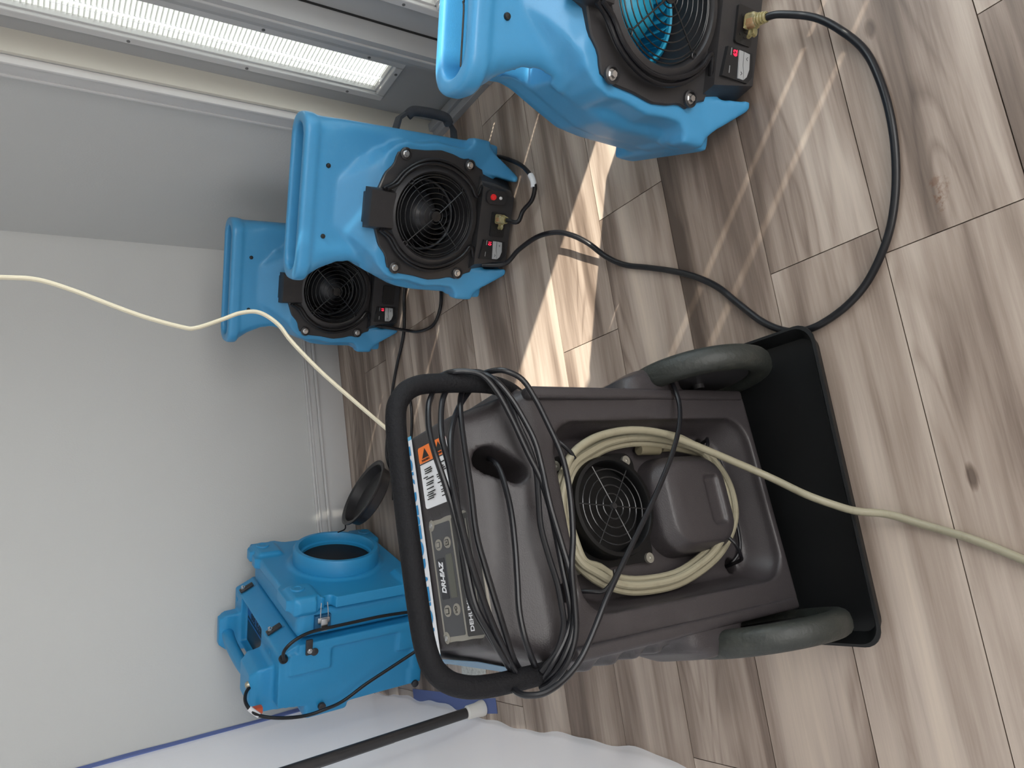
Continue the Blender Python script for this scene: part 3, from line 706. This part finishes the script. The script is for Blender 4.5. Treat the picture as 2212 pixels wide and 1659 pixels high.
bm = bmesh.new(); lathe(bm, [(.152, .436), (.152, .486), (.146, .494), (.133, .494), (.129, .488), (.128, .466), (.121, .462), (.121, .45)], (0, CD, .252), 'X', 72, cap=False); obj('duct_collar', bm, BLUE2, t, True, 50)
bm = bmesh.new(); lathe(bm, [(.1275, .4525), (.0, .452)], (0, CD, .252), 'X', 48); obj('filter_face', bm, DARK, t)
for d, z in ((.075, .455), (.480, .455), (.480, .055), (.075, .055)):
    bm = bmesh.new(); lathe(bm, [(.0, .448), (.010, .448), (.012, .450), (.022, .450), (.024, .445)], (0, d, z), 'X', 28); obj('raised_disc', bm, BLUE2, t)
# steel draw latch
bm = bmesh.new(); box(bm, .352, .372, -.010, .014, .372, .412, .002); tube(bm, [(.370, -.008, .378), (.398, -.014, .382), (.424, -.010, .384)], .0018, 8, 3); tube(bm, [(.370, -.008, .404), (.398, -.014, .406), (.424, -.010, .404)], .0018, 8, 3)
box(bm, .328, .370, -.016, -.004, .380, .403, .003); cyl(bm, (.335, -.016, .372), (.335, -.016, .412), .004, 10); obj('draw_latch', bm, STEEL, t)
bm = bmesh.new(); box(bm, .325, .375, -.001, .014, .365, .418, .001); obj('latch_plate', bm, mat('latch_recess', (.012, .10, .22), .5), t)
# black clips with bolts on the body seam
def clip(mtx):
    bm = bmesh.new(); box(bm, -.026, .026, -.011, .011, .0, .010, .003, mtx=mtx); c = obj('seam_clip', bm, BLACK, t)
    bm = bmesh.new(); cyl(bm, mtx @ Vector((-.010, 0, .010)), mtx @ Vector((-.010, 0, .013)), .008, 16); cyl(bm, mtx @ Vector((-.010, 0, .012)), mtx @ Vector((-.010, 0, .020)), .0048, 8); obj('clip_bolt', bm, STEEL, c, False)
clip(CLM(.150) @ Matrix.Translation((0, 0, -.002))); clip(CLM(.50) @ Matrix.Translation((0, 0, -.002)))
clip(Matrix.Translation((.285, -.013, .440)) @ Matrix.Rotation(PI/2, 4, 'X'))
for x, z in ((.262, .420), (.060, .385), (.052, .045), (.225, .055)):
    bm = bmesh.new(); lathe(bm, [(.0, -.018), (.008, -.018), (.0125, -.015), (.0125, -.005)], (x, 0, z), 'Y', 22); obj('bumper_plug', bm, BLACK, t)
# label in the handle recess
n_ = Vector((0, 0, 1)); rt = Vector((0, 1, 0)); upv = Vector((-1, 0, 0))
def lab(u0, u1, v0, v1, m, nm, h=.0):   # u along rt from D=.135, v along up from the seam edge
    bm = bmesh.new(); O = Vector((.254, .212, .502))+n_*(.0025+h)
    vs = [bm.verts.new(O+rt*u+upv*v) for u, v in ((u0, v0), (u1, v0), (u1, v1), (u0, v1))]; bm.faces.new(vs); return obj(nm, bm, m, t, False)
NAV = mat('label_mid_blue', (.02, .13, .38), .4)
lab(0, .252, .0, .160, mat('label_black', (.012, .013, .016), .35), 'label_plate')
lab(0, .252, .026, .060, NAV, 'label_band', .0008); lab(0, .252, .070, .078, NAV, 'label_stripe', .0008)
O = Vector((.254, .338, .502))+n_*.004
text('model_text', 'HEPA 500', .036, INK, t, O+upv*.043, rt, upv, .0003, bold=.0006)
text('label_text', 'PORTABLE AIR SYSTEM', .016, WHITE, t, O+upv*.013, rt, upv, .0003, bold=.0003)
bm = bmesh.new(); cyl(bm, (.15, .26, .503), (.15, .26, .510), .003, 10); obj('indicator', bm, WHITE, t)
# power cord from the side grommet, passing to the right
bm = bmesh.new(); zz = .22
g0 = on(SF, 613, 1425, -.012); lathe(bm, [(.0, -.02), (.010, -.02), (.014, -.014), (.014, -.002)], (g0.x, 0, g0.z), 'Y', 20)
cp = [on(SF, x, y, D) for x, y, D in ((611, 1426, -.012), (612, 1412, -.03), (620, 1398, -.035), (640, 1381, -.03), (670, 1366, -.025), (710, 1356, -.022), (760, 1345, -.02), (820, 1332, -.02), (870, 1324, -.02), (930, 1316, -.03))]
tube(bm, [g0+Vector((0, -.006, 0))]+cp[1:], .0055, 10, 5); obj('power_cord', bm, RUB, t)
bm = bmesh.new()
cp = [on(SF, x, y, D) for x, y, D in ((700, 1533, -.06), (740, 1515, -.08), (790, 1478, -.08), (840, 1445, -.08), (890, 1412, -.08), (960, 1365, -.09))]
st = [on(SF, x, y, D) for x, y, D in ((545, 1478, .08), (532, 1495, .06), (530, 1515, .03), (541, 1533, .0), (565, 1547, -.02), (610, 1551, -.04), (660, 1546, -.05))]
t2 = thing('power_cord', 'black cord with orange plug and white tag hanging round the scrubber side', 'power cord', SF.copy())
tube(bm, st+cp, .0056, 10, 5); obj('cord', bm, RUB, t2)
bm = bmesh.new(); tube(bm, [on(SF, 538, 1530, .003), on(SF, 547, 1537, -.004), on(SF, 560, 1546, -.015)], .0082, 10, 4); obj('white_tag', bm, WHITE, t2)
a = on(SF, 553, 1535, .03); bm = bmesh.new(); box(bm, a.x-.012, a.x+.012, a.y-.01, a.y+.012, a.z-.02, a.z+.012, .005); obj('orange_plug', bm, ORPL, t2)
a = on(SF, 541, 1478, .08); bm = bmesh.new(); lathe(bm, [(.009, -.012), (.011, -.008), (.011, .010), (.007, .016)], (a.x, a.y, a.z), 'Z', 14); obj('connector', bm, mat('brass_clamp', (.45, .42, .33), .35, metal=.6), t2)

# black duct cap hanging by its tether
cc_ = atY(796, 1070, 2.62); d1 = (atY(838, 1003, 2.56)-atY(755, 1137, 2.66)); Lc = d1.length/2; d1.normalize()
view = (cc_-Vector((0, 0, CAM_H))).normalized(); nn = d1.cross(view).normalized()      # across, in the image
if nn.z < 0: nn = -nn
ax = (-view*.30+nn*.95); ax = (ax-d1*ax.dot(d1)).normalized(); e2 = ax.cross(d1).normalized()
mt = Matrix((d1, e2, ax)).transposed().to_4x4(); mt.translation = cc_
t = thing('duct_cap', 'round black duct cap leaning on its edge beside the blue scrubber', 'cap', mt)
bm = bmesh.new(); lathe(bm, [(.0, -.022), (Lc*.80, -.022), (Lc*.86, -.016), (Lc*.90, .016), (Lc, .022), (Lc*1.01, .028), (Lc*.95, .030), (Lc*.88, .024), (Lc*.84, -.010), (Lc*.78, -.014), (.0, -.014)], (0, 0, 0), 'Z', 56); obj('cap_disc', bm, BLACK, t, True, 40)
bm = bmesh.new(); inv = mt.inverted(); q = [Vector((-Lc*.98, 0, .02)), inv @ atY(745, 1143, 2.64), inv @ atY(730, 1150, 2.62)]; tube(bm, q, .0025, 8, 4); obj('tether', bm, RUB, t)

# ---------------------------------------------------------------- drip tray
t = thing('drip_tray', 'shallow black plastic tray on the floor under the dehumidifier', 'tray', Matrix.Translation((-.0, .95, 0)))
bm = bmesh.new()
x0, x1, y0, y1 = -.284, .273, -.232, .25
def ringp(i, z, r): return [(x, y, z) for x, y in rrect(x0+i, x1-i, y0+i, y1-i, r, 6)]
loft(bm, [ringp(.012, .0015, .03), ringp(.004, .028, .032), ringp(-.002, .032, .034), ringp(-.002, .035, .034), ringp(.003, .036, .034), ringp(.008, .030, .03), ringp(.018, .006, .026)])
obj('tray_pan', bm, TRAYM, t, True, 45)

# ---------------------------------------------------------------- dehumidifier
DF = frame_m((-.02, .88), 6, 1.9)
t = thing('dehumidifier', 'brown grey wheeled dehumidifier with looped handle standing in a black tray', 'dehumidifier', DF)
def rr_(x0, x1, y0, y1, r, z): return [(x, y, z) for x, y in rrect(x0, x1, y0, y1, r, 5)]
def d1_(bm): loft(bm, [rr_(-.202, .202, -.02, .19, .018, .052), rr_(-.205, .205, -.018, .24, .018, .30), rr_(-.205, .205, -.012, .25, .02, .55), rr_(-.198, .198, -.002, .25, .03, .585), rr_(-.176, .185, .025, .25, .03, .635), rr_(-.168, .178, .032, .235, .02, .658)])
def d2_(bm): loft(bm, [rr_(-.168, .178, .032, .235, .02, .60), rr_(-.162, .176, .036, .225, .016, .664), [(x, y, .664+(y-.036)*.09) for x, y in rrect(-.160, .174, .040, .220, .016, 5)]])
def d3_(bm):   # side ribs
    for s in (-1, 1):
        for k in range(5):
            z = .36+.048*k
            loft(bm, [[(s*.19, .0, z-.017), (s*.19, .0, z+.017), (s*.19, .20, z+.017), (s*.19, .20, z-.017)], [(s*.223, .03, z-.006), (s*.223, .03, z+.010), (s*.223, .18, z+.010), (s*.223, .18, z-.006)]])
def d4_(bm):   # fenders
    for s in (-1, 1):
        loft(bm, [[(s*.18, y, z) for y, z in rrect(-.02, .14, .19, .35, .03, 5)], [(s*.228, y, z) for y, z in rrect(-.018, .13, .195, .34, .03, 5)], [(s*.246, y, z) for y, z in rrect(-.008, .12, .20, .30, .03, 5)]])
def cut1(bm):  # front recess for the hose
    loft(bm, [rrect3 for rrect3 in ([(x, -.06, z) for x, z in rrect(-.150, .150, .065, .530, .05, 6)], [(x, -.005, z) for x, z in rrect(-.148, .148, .07, .522, .05, 6)], [(x, .040, z) for x, z in rrect(-.128, .128, .095, .500, .045, 6)])])
wells = []
for s_ in (-1, 1):
    wells += [(lambda bm, q=s_: box(bm, min(q*.2065, q*.30), max(q*.2065, q*.30), -.25, .35, -.05, .212))]
def capsule(bm):
    P = [(.100+.021*math.cos(q), .624+.021*math.sin(q)) for q in np.linspace(-.6, 2.5, 12)]+[(.074+.016*math.cos(q), .589+.016*math.sin(q)) for q in np.linspace(2.5, 5.7, 12)]
    prism(bm, P, -.05, .12)
pockets = [capsule]
for x_, z_ in ((-.108, .548), (.112, .135), (-.112, .135)): pockets.append(lambda bm, x=x_, z=z_: prism(bm, circ(x, z, .014, 20), -.05, .10))
def cut4(bm):  # console recess and scallop on the shoulder
    c = [(.048, .64), (.145, .652), (.15, .70), (.04, .70)]
    loft(bm, [[(-.150, .044, .656), (.034, .044, .656), (.034, .150, .6665), (-.150, .150, .6665)], [(-.150, .044, .70), (.034, .044, .70), (.034, .150, .70), (-.150, .150, .70)]])
grooves = [(lambda bm, q=q: box(bm, min(q*.1765, q*.181), max(q*.1765, q*.181), -.05, -.0125, .06, .53)) for q in (-1, 1)]
moulded('housing', [d1_, d2_, d3_, d4_], [cut1, cut4]+wells+pockets+grooves, BROWN, t, .0045, 4)
# front pillar beads
for s in (-1, 1):
    bm = bmesh.new(); box(bm, min(s*.183, s*.203), max(s*.183, s*.203), -.024, .0, .058, .560, .006, 3)
    obj('edge_bead', bm, BROWN, t)
# hump below the fan
def hump(bm):
    loft(bm, [[(x, .05, z) for x, z in rrect(-.085, .092, .135, .325, .055, 8)], [(x, .008, z) for x, z in rrect(-.080, .087, .142, .318, .05, 8)], [(x, -.012, z) for x, z in rrect(-.066, .073, .156, .300, .04, 8)], [(x, -.016, z) for x, z in rrect(-.045, .05, .175, .28, .03, 8)]])
def humpcut(bm): box(bm, -.040, .045, -.03, -.009, .176, .212, .002)
moulded('recess_cover', [hump], [humpcut], BROWN, t, .0035, 4)
# fan outlet
fx, fz = .010, .415
bm = bmesh.new(); lathe(bm, [(.082, .045), (.082, .004), (.080, -.002), (.074, -.003), (.072, .0), (.071, .034), (.0, .036)], (fx, 0, fz), 'Y', 56)
prism(bm, rrect(fx-.092, fx+.092, fz-.088, fz+.088, .02), .030, .042); obj('fan_shroud', bm, mat('matte_black', (.002, .002, .0022), .5, spec=.3), t)
bm = bmesh.new()
for r in (.0205, .0345, .048, .061): tube(bm, [(fx+r*math.cos(q*PI/20), .004, fz+r*math.sin(q*PI/20)) for q in range(40)], .0013, 6, 1, True, smooth=False)
for k in range(6):
    a = math.radians(22+60*k); tube(bm, [(fx+.006*math.cos(a), .003, fz+.006*math.sin(a)), (fx+.073*math.cos(a), .004, fz+.073*math.sin(a))], .0013, 6, 1, smooth=False)
lathe(bm, [(0, .0), (.005, .0), (.007, .004), (0, .006)], (fx, 0, fz), 'Y', 16); obj('fan_guard', bm, mat('glossy_black', (.015, .015, .016), .22), t)
for x, z in ((.085, .497), (-.077, .492), (-.077, .340), (.088, .345)):
    bm = bmesh.new(); lathe(bm, [(.0, .028), (.003, .027), (.0036, .0255), (.0085, .0255), (.0088, .030)], (x, 0, z), 'Y', 20); obj('washer_screw', bm, mat('zinc', (.32, .31, .27), .4, metal=.6), t)
# bungee hooks holding the hose coil
for pts in ([(.126, .03, .520), (.125, .0, .520), (.115, -.012, .512), (.098, -.016, .497), (.088, -.01, .485)],
            [(-.105, .03, .525), (-.112, .0, .500), (-.115, -.01, .480), (-.100, -.018, .462), (-.088, -.018, .458)],
            [(.112, .05, .137), (.115, .01, .150), (.112, -.008, .170), (.098, -.018, .185), (.088, -.012, .195)],
            [(-.112, .05, .137), (-.106, .005, .150), (-.100, -.012, .165), (-.080, -.022, .182), (-.066, -.018, .190)],
            [(-.112, .045, .132), (-.085, .03, .112), (-.03, .028, .105), (.04, .028, .104), (.09, .03, .112), (.112, .045, .132)]):
    bm = bmesh.new(); tube(bm, pts, .0033, 10, 5); obj('bungee_hook', bm, RUB, t)
# handle: bent tube with foam grip
hp = [(.213, .08, .50), (.213, .03, .56), (.212, .0, .62), (.211, .0, .70), (.206, .0, .738), (.190, .0, .762), (.160, .0, .775), (.08, .0, .778), (-.09, .0, .778), (-.155, .0, .773), (-.183, .0, .758), (-.199, .0, .730), (-.206, .0, .69), (-.207, .0, .62), (-.208, .03, .56), (-.208, .08, .50)]
bm = bmesh.new(); tube(bm, hp, .0145, 18, 6); obj('handle', bm, FOAM, t)
# wheels
for s in (-1, 1):
    bm = bmesh.new(); cx = s*.230; wz = .152 if s > 0 else .139; prof = [(.1165+.0215*math.cos(a), .0225*math.copysign(abs(math.sin(a))**.7, math.sin(a))) for a in [2*PI*i/16 for i in range(16)]]
    lathe(bm, [(r, cx+q) for r, q in prof], (0, -.004, wz), 'X', 56, closed=True); wh = obj('wheel', bm, TYRE, t)
    bm = bmesh.new(); lathe(bm, [(.0, cx-.012), (.094, cx-.010), (.094, cx+.010), (.0, cx+.012)], (0, -.004, wz), 'X', 40); cyl(bm, (cx-.02, -.004, wz), (cx+s*.030, -.004, wz), .011, 16); obj('hub', bm, BLACK, wh)
# wheel bottom feet touch the tray; rear stand
bm = bmesh.new(); box(bm, -.16, .16, .15, .20, .008, .06, .004); obj('rear_foot', bm, BLACK, t)
# console plate
zc = .6605; sl = (.6705-.6595)/.106
def cz_(y, h=0): return .6592+(y-.044)*sl+h
def plate(nm, x0, x1, y0, y1, m, h0, h1, r=.004, parent=t):
    bm = bmesh.new(); P = rrect(x0, x1, y0, y1, r, 4)
    loft(bm, [[(x, y, cz_(y, h0)) for x, y in P], [(x, y, cz_(y, h1)) for x, y in P]]); return obj(nm, bm, m, parent, False)
pb = plate('control_panel', -.149, .033, .028, .149, BEIGE, -.003, .0006)
plate('panel_face', -.141, .025, .092, .144, PANELG, .0, .0011, .003, pb)
plate('panel_lower_face', -.144, .028, .030, .087, mat('panel_dark', (.04, .038, .038), .4), .0, .0011, .003, pb)
for x in (-.142, .026):
    bm = bmesh.new(); cyl(bm, (x, .142, cz_(.142, .0)), (x, .142, cz_(.142, .0016)), .009, 24); obj('corner_washer', bm, BEIGE, pb)
    bm = bmesh.new(); lathe(bm, [(.0042, cz_(.142, .0016)), (.0040, cz_(.142, .0032)), (.0, cz_(.142, .0042))], (x, .142, 0), 'Z', 16); obj('panel_screw', bm, STEEL, pb)
rX, uY = (1, 0, 0), (0, 1, sl)
plate('badge', -.087, -.026, .119, .138, mat('badge_dark', (.028, .028, .033), .4), .0005, .0018, .002, pb)
text('badge_text', 'DRI-EAZ', .0145, WHITE, pb, (-.056, .1285, cz_(.1285, .0020)), rX, uY, .0003, .28, bold=.0005, sx=.84)
plate('display', -.087, -.023, .098, .114, LCD, .0005, .0018, .0015, pb)
for x, y, k in ((-.006, .128, 0), (-.006, .104, 1), (-.104, .128, 2), (-.104, .104, 3)):
    bm = bmesh.new(); P = [(x+.0085*math.cos(a), y+.0085*math.sin(a)) for a in [2*PI*i/24 for i in range(24)]]
    loft(bm, [[(a, b, cz_(b, .0005)) for a, b in P], [(a, b, cz_(b, .0024)) for a, b in P]]); bt = obj('panel_button', bm, BEIGE, pb)
    if k < 3: plate('button_icon', x-.0045, x+.0045, y-.0045, y+.0045, INK if k else PANELG, .002, .0030, .001, pb); plate('button_inset', x-.0033, x+.0033, y-.0033, y+.0033, BEIGE, .0025, .0034, .0008, pb)
    else: text('button_text', 'I/O', .008, INK, pb, (x, y, cz_(y, .003)), rX, uY, .0002)
text('button_text', 'x', .006, INK, pb, (-.006, .104, cz_(.104, .0038)), rX, uY, .0002)
text('panel_text', 'DEHUMIDIFICATION SYSTEM', .0125, WHITE, pb, (-.138, .072, cz_(.072, .0014)), rX, uY, .0002, 0, 'LEFT', bold=.0003, sx=.95)
for y in (.056, .050, .044, .038): plate('panel_line', -.10, .02, y, y+.0014, BEIGE, .0005, .0014, .0004, pb)
# warning label on the right of the console
lz = lambda y, h=0: .6655+(y-.04)*.09+h
def wl(nm, x0, x1, y0, y1, m, h):
    bm = bmesh.new(); P = rrect(x0, x1, y0, y1, min(.004, (y1-y0)*.3, (x1-x0)*.3), 4); loft(bm, [[(x, y, lz(y, 0)) for x, y in P], [(x, y, lz(y, h)) for x, y in P]]); return obj(nm, bm, m, wlab, False)
wlab = None
bm = bmesh.new(); P = rrect(.052, .150, .062, .142, .005, 4); loft(bm, [[(x, y, lz(y, -.002)) for x, y in P], [(x, y, lz(y, .0008)) for x, y in P]]); wlab = obj('warning_label', bm, WHITE, t, False)
wl('orange_header', .124, .150, .062, .142, ORANGE, .0012); wl('header_rule', .122, .1235, .062, .142, INK, .0013)
for y in (.082, .122):
    bm = bmesh.new(); P = [(.131, y-.010), (.131, y+.010), (.146, y)]; loft(bm, [[(a, b, lz(b, 0)) for a, b in P], [(a, b, lz(b, .0016)) for a, b in P]]); obj('warning_triangle', bm, INK, wlab, False)
    text('header_text', 'WARNING', .005, INK, wlab, (.1275, y, lz(y, .0015)), (0, -1, -.09), (1, 0, 0), .0002)
rnd = random.Random(9); bm = bmesh.new()
for col in (.066, .104):
    x = .112
    while x > .062:
        L_ = rnd.choice((.030, .028, .024, .031, .014)); y1_ = col+.033; box(bm, x, x+.0016, y1_-L_, y1_, lz(y1_-L_/2, .0006), lz(y1_-L_/2, .0016)); x -= rnd.choice((.0033, .0033, .006))
obj('fine_print', bm, INK, wlab, False)
# banner across the top
bz = lambda y, h=0: .6655+(y-.04)*.09+h
def ban(nm, x0, x1, y0, y1, m, h):
    bm = bmesh.new(); ys = [y0+(y1-y0)*i/6 for i in range(7)]
    def z(y): return .6785+h if y < .215 else .6785+h-((y-.215)/.03)**2*.02
    r = [[bm.verts.new((x, y, bz(min(y, .21), .0012+h)-max(0, y-.212)*.9)) for x in (x0, x1)] for y in ys]
    for a, b in zip(r, r[1:]): bm.faces.new((a[0], a[1], b[1], b[0]))
    return obj(nm, bm, m, t, False)
b0 = ban('banner', -.163, .170, .156, .232, WHITE, .0); ban('banner_border', .170, .176, .156, .232, SKYB, .0003); ban('banner_border', -.171, -.163, .156, .232, SKYB, .0003)
text('banner_text', 'ECK RESTORATION', .040, LBLUE, t, (.006, .1785, bz(.1785, .0024)), (-1, 0, 0), (0, -1, -.09), .0003, bold=.0009, sx=.88)
bm = bmesh.new(); loft(bm, [[(-.171, .16, .672), (-.171, .225, .676), (-.172, .225, .676), (-.172, .16, .672)], [(-.183, .13, .63), (-.183, .22, .63), (-.184, .22, .63), (-.184, .13, .63)], [(-.206, .10, .575), (-.206, .16, .575), (-.207, .16, .575), (-.207, .10, .575)]]); obj('side_decal', bm, mat('faded_blue_vinyl', (.10, .20, .30), .5), t, False)
# power cord wound over both arms of the handle and round the front
Z = lambda a: (820+a[0]/2.011, 780+a[1]/2.011)
def dpath(pts): return [on(DF, *Z(p), p[2]) for p in pts]
loops = [
 [(330, 95, .035), (250, 100, .02), (226, 150, .0), (212, 200, -.01), (215, 300, -.02), (240, 400, -.03), (290, 550, -.035), (332, 700, -.035), (368, 850, -.035), (412, 1050, -.035), (478, 1180, -.03), (552, 1310, -.02), (600, 1370, .02)],
 [(370, 90, .035), (310, 110, .02), (280, 150, .0), (267, 220, -.01), (270, 330, -.025), (300, 450, -.035), (330, 600, -.045), (365, 750, -.045), (405, 900, -.045), (470, 1090, -.04), (530, 1230, -.03), (590, 1350, -.01), (640, 1380, .02)],
 [(430, 90, .035), (390, 130, .02), (350, 190, .01), (325, 250, -.005), (308, 330, -.02), (312, 440, -.03), (330, 560, -.035), (345, 720, -.03), (366, 900, -.025), (398, 1050, -.025), (470, 1180, -.025), (545, 1300, -.015), (580, 1360, .02)],
 [(400, 85, .035), (360, 130, .015), (350, 210, .0), (365, 350, -.01), (395, 550, -.02), (420, 750, -.025), (460, 900, -.03), (505, 1050, -.03), (545, 1180, -.025), (580, 1290, -.015), (620, 1360, .02)],
 [(270, 62, .02), (310, 48, -.01), (380, 45, -.02), (450, 65, -.03), (515, 140, -.035), (575, 250, -.04), (645, 400, -.045), (695, 500, -.045), (735, 620, -.045), (765, 750, -.045), (795, 900, -.045), (820, 1020, -.045), (830, 1120, -.04), (800, 1220, -.035), (745, 1320, -.025), (690, 1400, .0)],
 [(380, 50, .02), (440, 50, -.015), (510, 90, -.035), (570, 160, -.04), (625, 250, -.045), (675, 350, -.05), (705, 460, -.05), (740, 620, -.055), (790, 790, -.055), (830, 930, -.055), (845, 1060, -.05), (835, 1190, -.045), (780, 1320, -.03), (700, 1405, .0)],
 [(440, 60, .02), (480, 45, -.02), (545, 42, -.04), (620, 80, -.045), (680, 170, -.05), (730, 270, -.055), (785, 390, -.06), (815, 500, -.06), (832, 620, -.06), (840, 760, -.06), (835, 900, -.06), (848, 1050, -.055), (852, 1180, -.05), (820, 1300, -.04), (750, 1390, -.02), (700, 1420, .0)],
 [(455, 75, .02), (500, 80, -.01), (560, 170, -.03), (600, 270, -.038), (650, 380, -.04), (680, 480, -.04), (690, 600, -.04), (700, 720, -.04), (735, 850, -.04), (770, 960, -.04), (790, 1060, -.04), (800, 1150, -.035), (770, 1260, -.03), (700, 1350, -.015)],
 [(475, 425, .045), (500, 440, .012), (525, 480, .0), (550, 560, -.012), (572, 660, -.02), (588, 800, -.025), (598, 950, -.028), (606, 1080, -.03), (630, 1200, -.03), (665, 1300, -.02), (690, 1350, .01)],
 [(560, 1400, .0), (600, 1440, -.02), (650, 1452, -.035), (720, 1440, -.045), (800, 1385, -.05), (870, 1300, -.055), (925, 1185, -.06), (995, 1010, -.065), (1095, 800, -.065), (1195, 590, -.062), (1265, 420, -.058), (1300, 290, -.05), (1302, 190, -.04), (1275, 105, -.03), (1240, 45, -.015), (1212, 22, .02), (1195, 32, .06)],
]
bm = bmesh.new()
for L_ in loops[:-1]: tube(bm, dpath(L_), .0044, 10, 5)
obj('power_cord', bm, RUB, t)
bm = bmesh.new(); tube(bm, dpath(loops[-1]), .0042, 10, 5); obj('cord_end', bm, RUB, t)
# drain hose coil and its tail
bm = bmesh.new()
def coil(off, D): return [(770+off, 560, D), (768+off, 660, D), (800+off, 780, D), (850+off*.8, 870, D), (930+off*.5, 945-off, D), (1030, 990-off, D), (1140, 1000-off, D), (1290, 970-off, D), (1410-off*.3, 900-off, D), (1490-off, 820-off*.4, D), (1535-off, 720, D), (1543-off, 640, D), (1520-off, 540, D), (1470-off, 455+off*.4, D), (1400, 385+off*.5, D), (1280, 325+off, D), (1130, 305+off, D), (1000, 325+off, D), (900+off*.3, 370+off, D), (820+off*.7, 440+off*.4, D)]
for off, D in ((0, .012), (26, .002), (50, .014)):
    P = dpath(coil(off, D)); tube(bm, P, .0066, 10, 4, True)
obj('hose_coil', bm, CREAM, t)
bm = bmesh.new()
P = dpath([(800, 480, -.006), (840, 400, -.010), (920, 340, -.012), (1020, 308, -.014), (1120, 300, -.016), (1220, 312, -.018), (1310, 342, -.022), (1400, 378, -.03), (1540, 437, -.045), (1700, 507, -.07)])
P += [DF.inverted() @ fl(1740, 1068, .085), DF.inverted() @ fl(1800, 1090, .060), DF.inverted() @ fl(1850, 1104, .044), DF.inverted() @ fl(1919, 1111, .018)] + [DF.inverted() @ fl(x, y, .0072) for x, y in ((2000, 1135), (2100, 1165), (2212, 1210), (2350, 1275), (2600, 1380), (3000, 1480))]
tube(bm, P, .0066, 12, 6); obj('hose_tail', bm, CREAM, t)
bm = bmesh.new(); P = dpath([(1125, 385, .02), (1210, 385, .02)]); tube(bm, P, .0095, 14, 1, smooth=False); P = dpath([(1225, 380, .02), (1320, 375, .02)]); tube(bm, P, .0062, 10, 1, smooth=False); obj('hose_fitting', bm, mat('hose_fitting', (.16, .14, .09), .5), t)

# ---------------------------------------------------------------- ivory cable dropping behind the dehumidifier
cab = [(-1600, 640), (-700, 610), (-300, 600), (-120, 596), (0, 599), (80, 604), (160, 628), (230, 655), (310, 684), (395, 707), (425, 708), (480, 690), (520, 676), (560, 675), (600, 700), (630, 738), (690, 800), (760, 862), (830, 922), (882, 966), (930, 1010)]
pts = [atY(x, y, 1.42-.0*i) for i, (x, y) in enumerate(cab)]
bm = bmesh.new(); tube(bm, pts, .0058, 10, 6, flat=.7); o = obj('ivory_cable', bm, IVORY, None); tag(o, 'ivory cable hanging in a bent curve down behind the dehumidifier handle', 'cable')
# paper by the left side of the dehumidifier
bm = bmesh.new(); a = [fl(x, y, .003) for x, y in ((995, 1420), (1000, 1472), (1050, 1455), (1048, 1405))]
vs = [bm.verts.new(p) for p in a]; up_ = [bm.verts.new(p+Vector((0, 0, .0008))) for p in a]; bm.faces.new(vs); bm.faces.new(up_)
for i in range(4): bm.faces.new((vs[i], vs[(i+1) % 4], up_[(i+1) % 4], up_[i]))
ppr = obj('paper_note', bm, mat('scribbled_paper', (.55, .56, .53), .8, var=(90, .8, (.12, .12, .12), .5)), None, False); tag(ppr, 'small scribbled paper on the floor under the dehumidifier handle', 'paper')
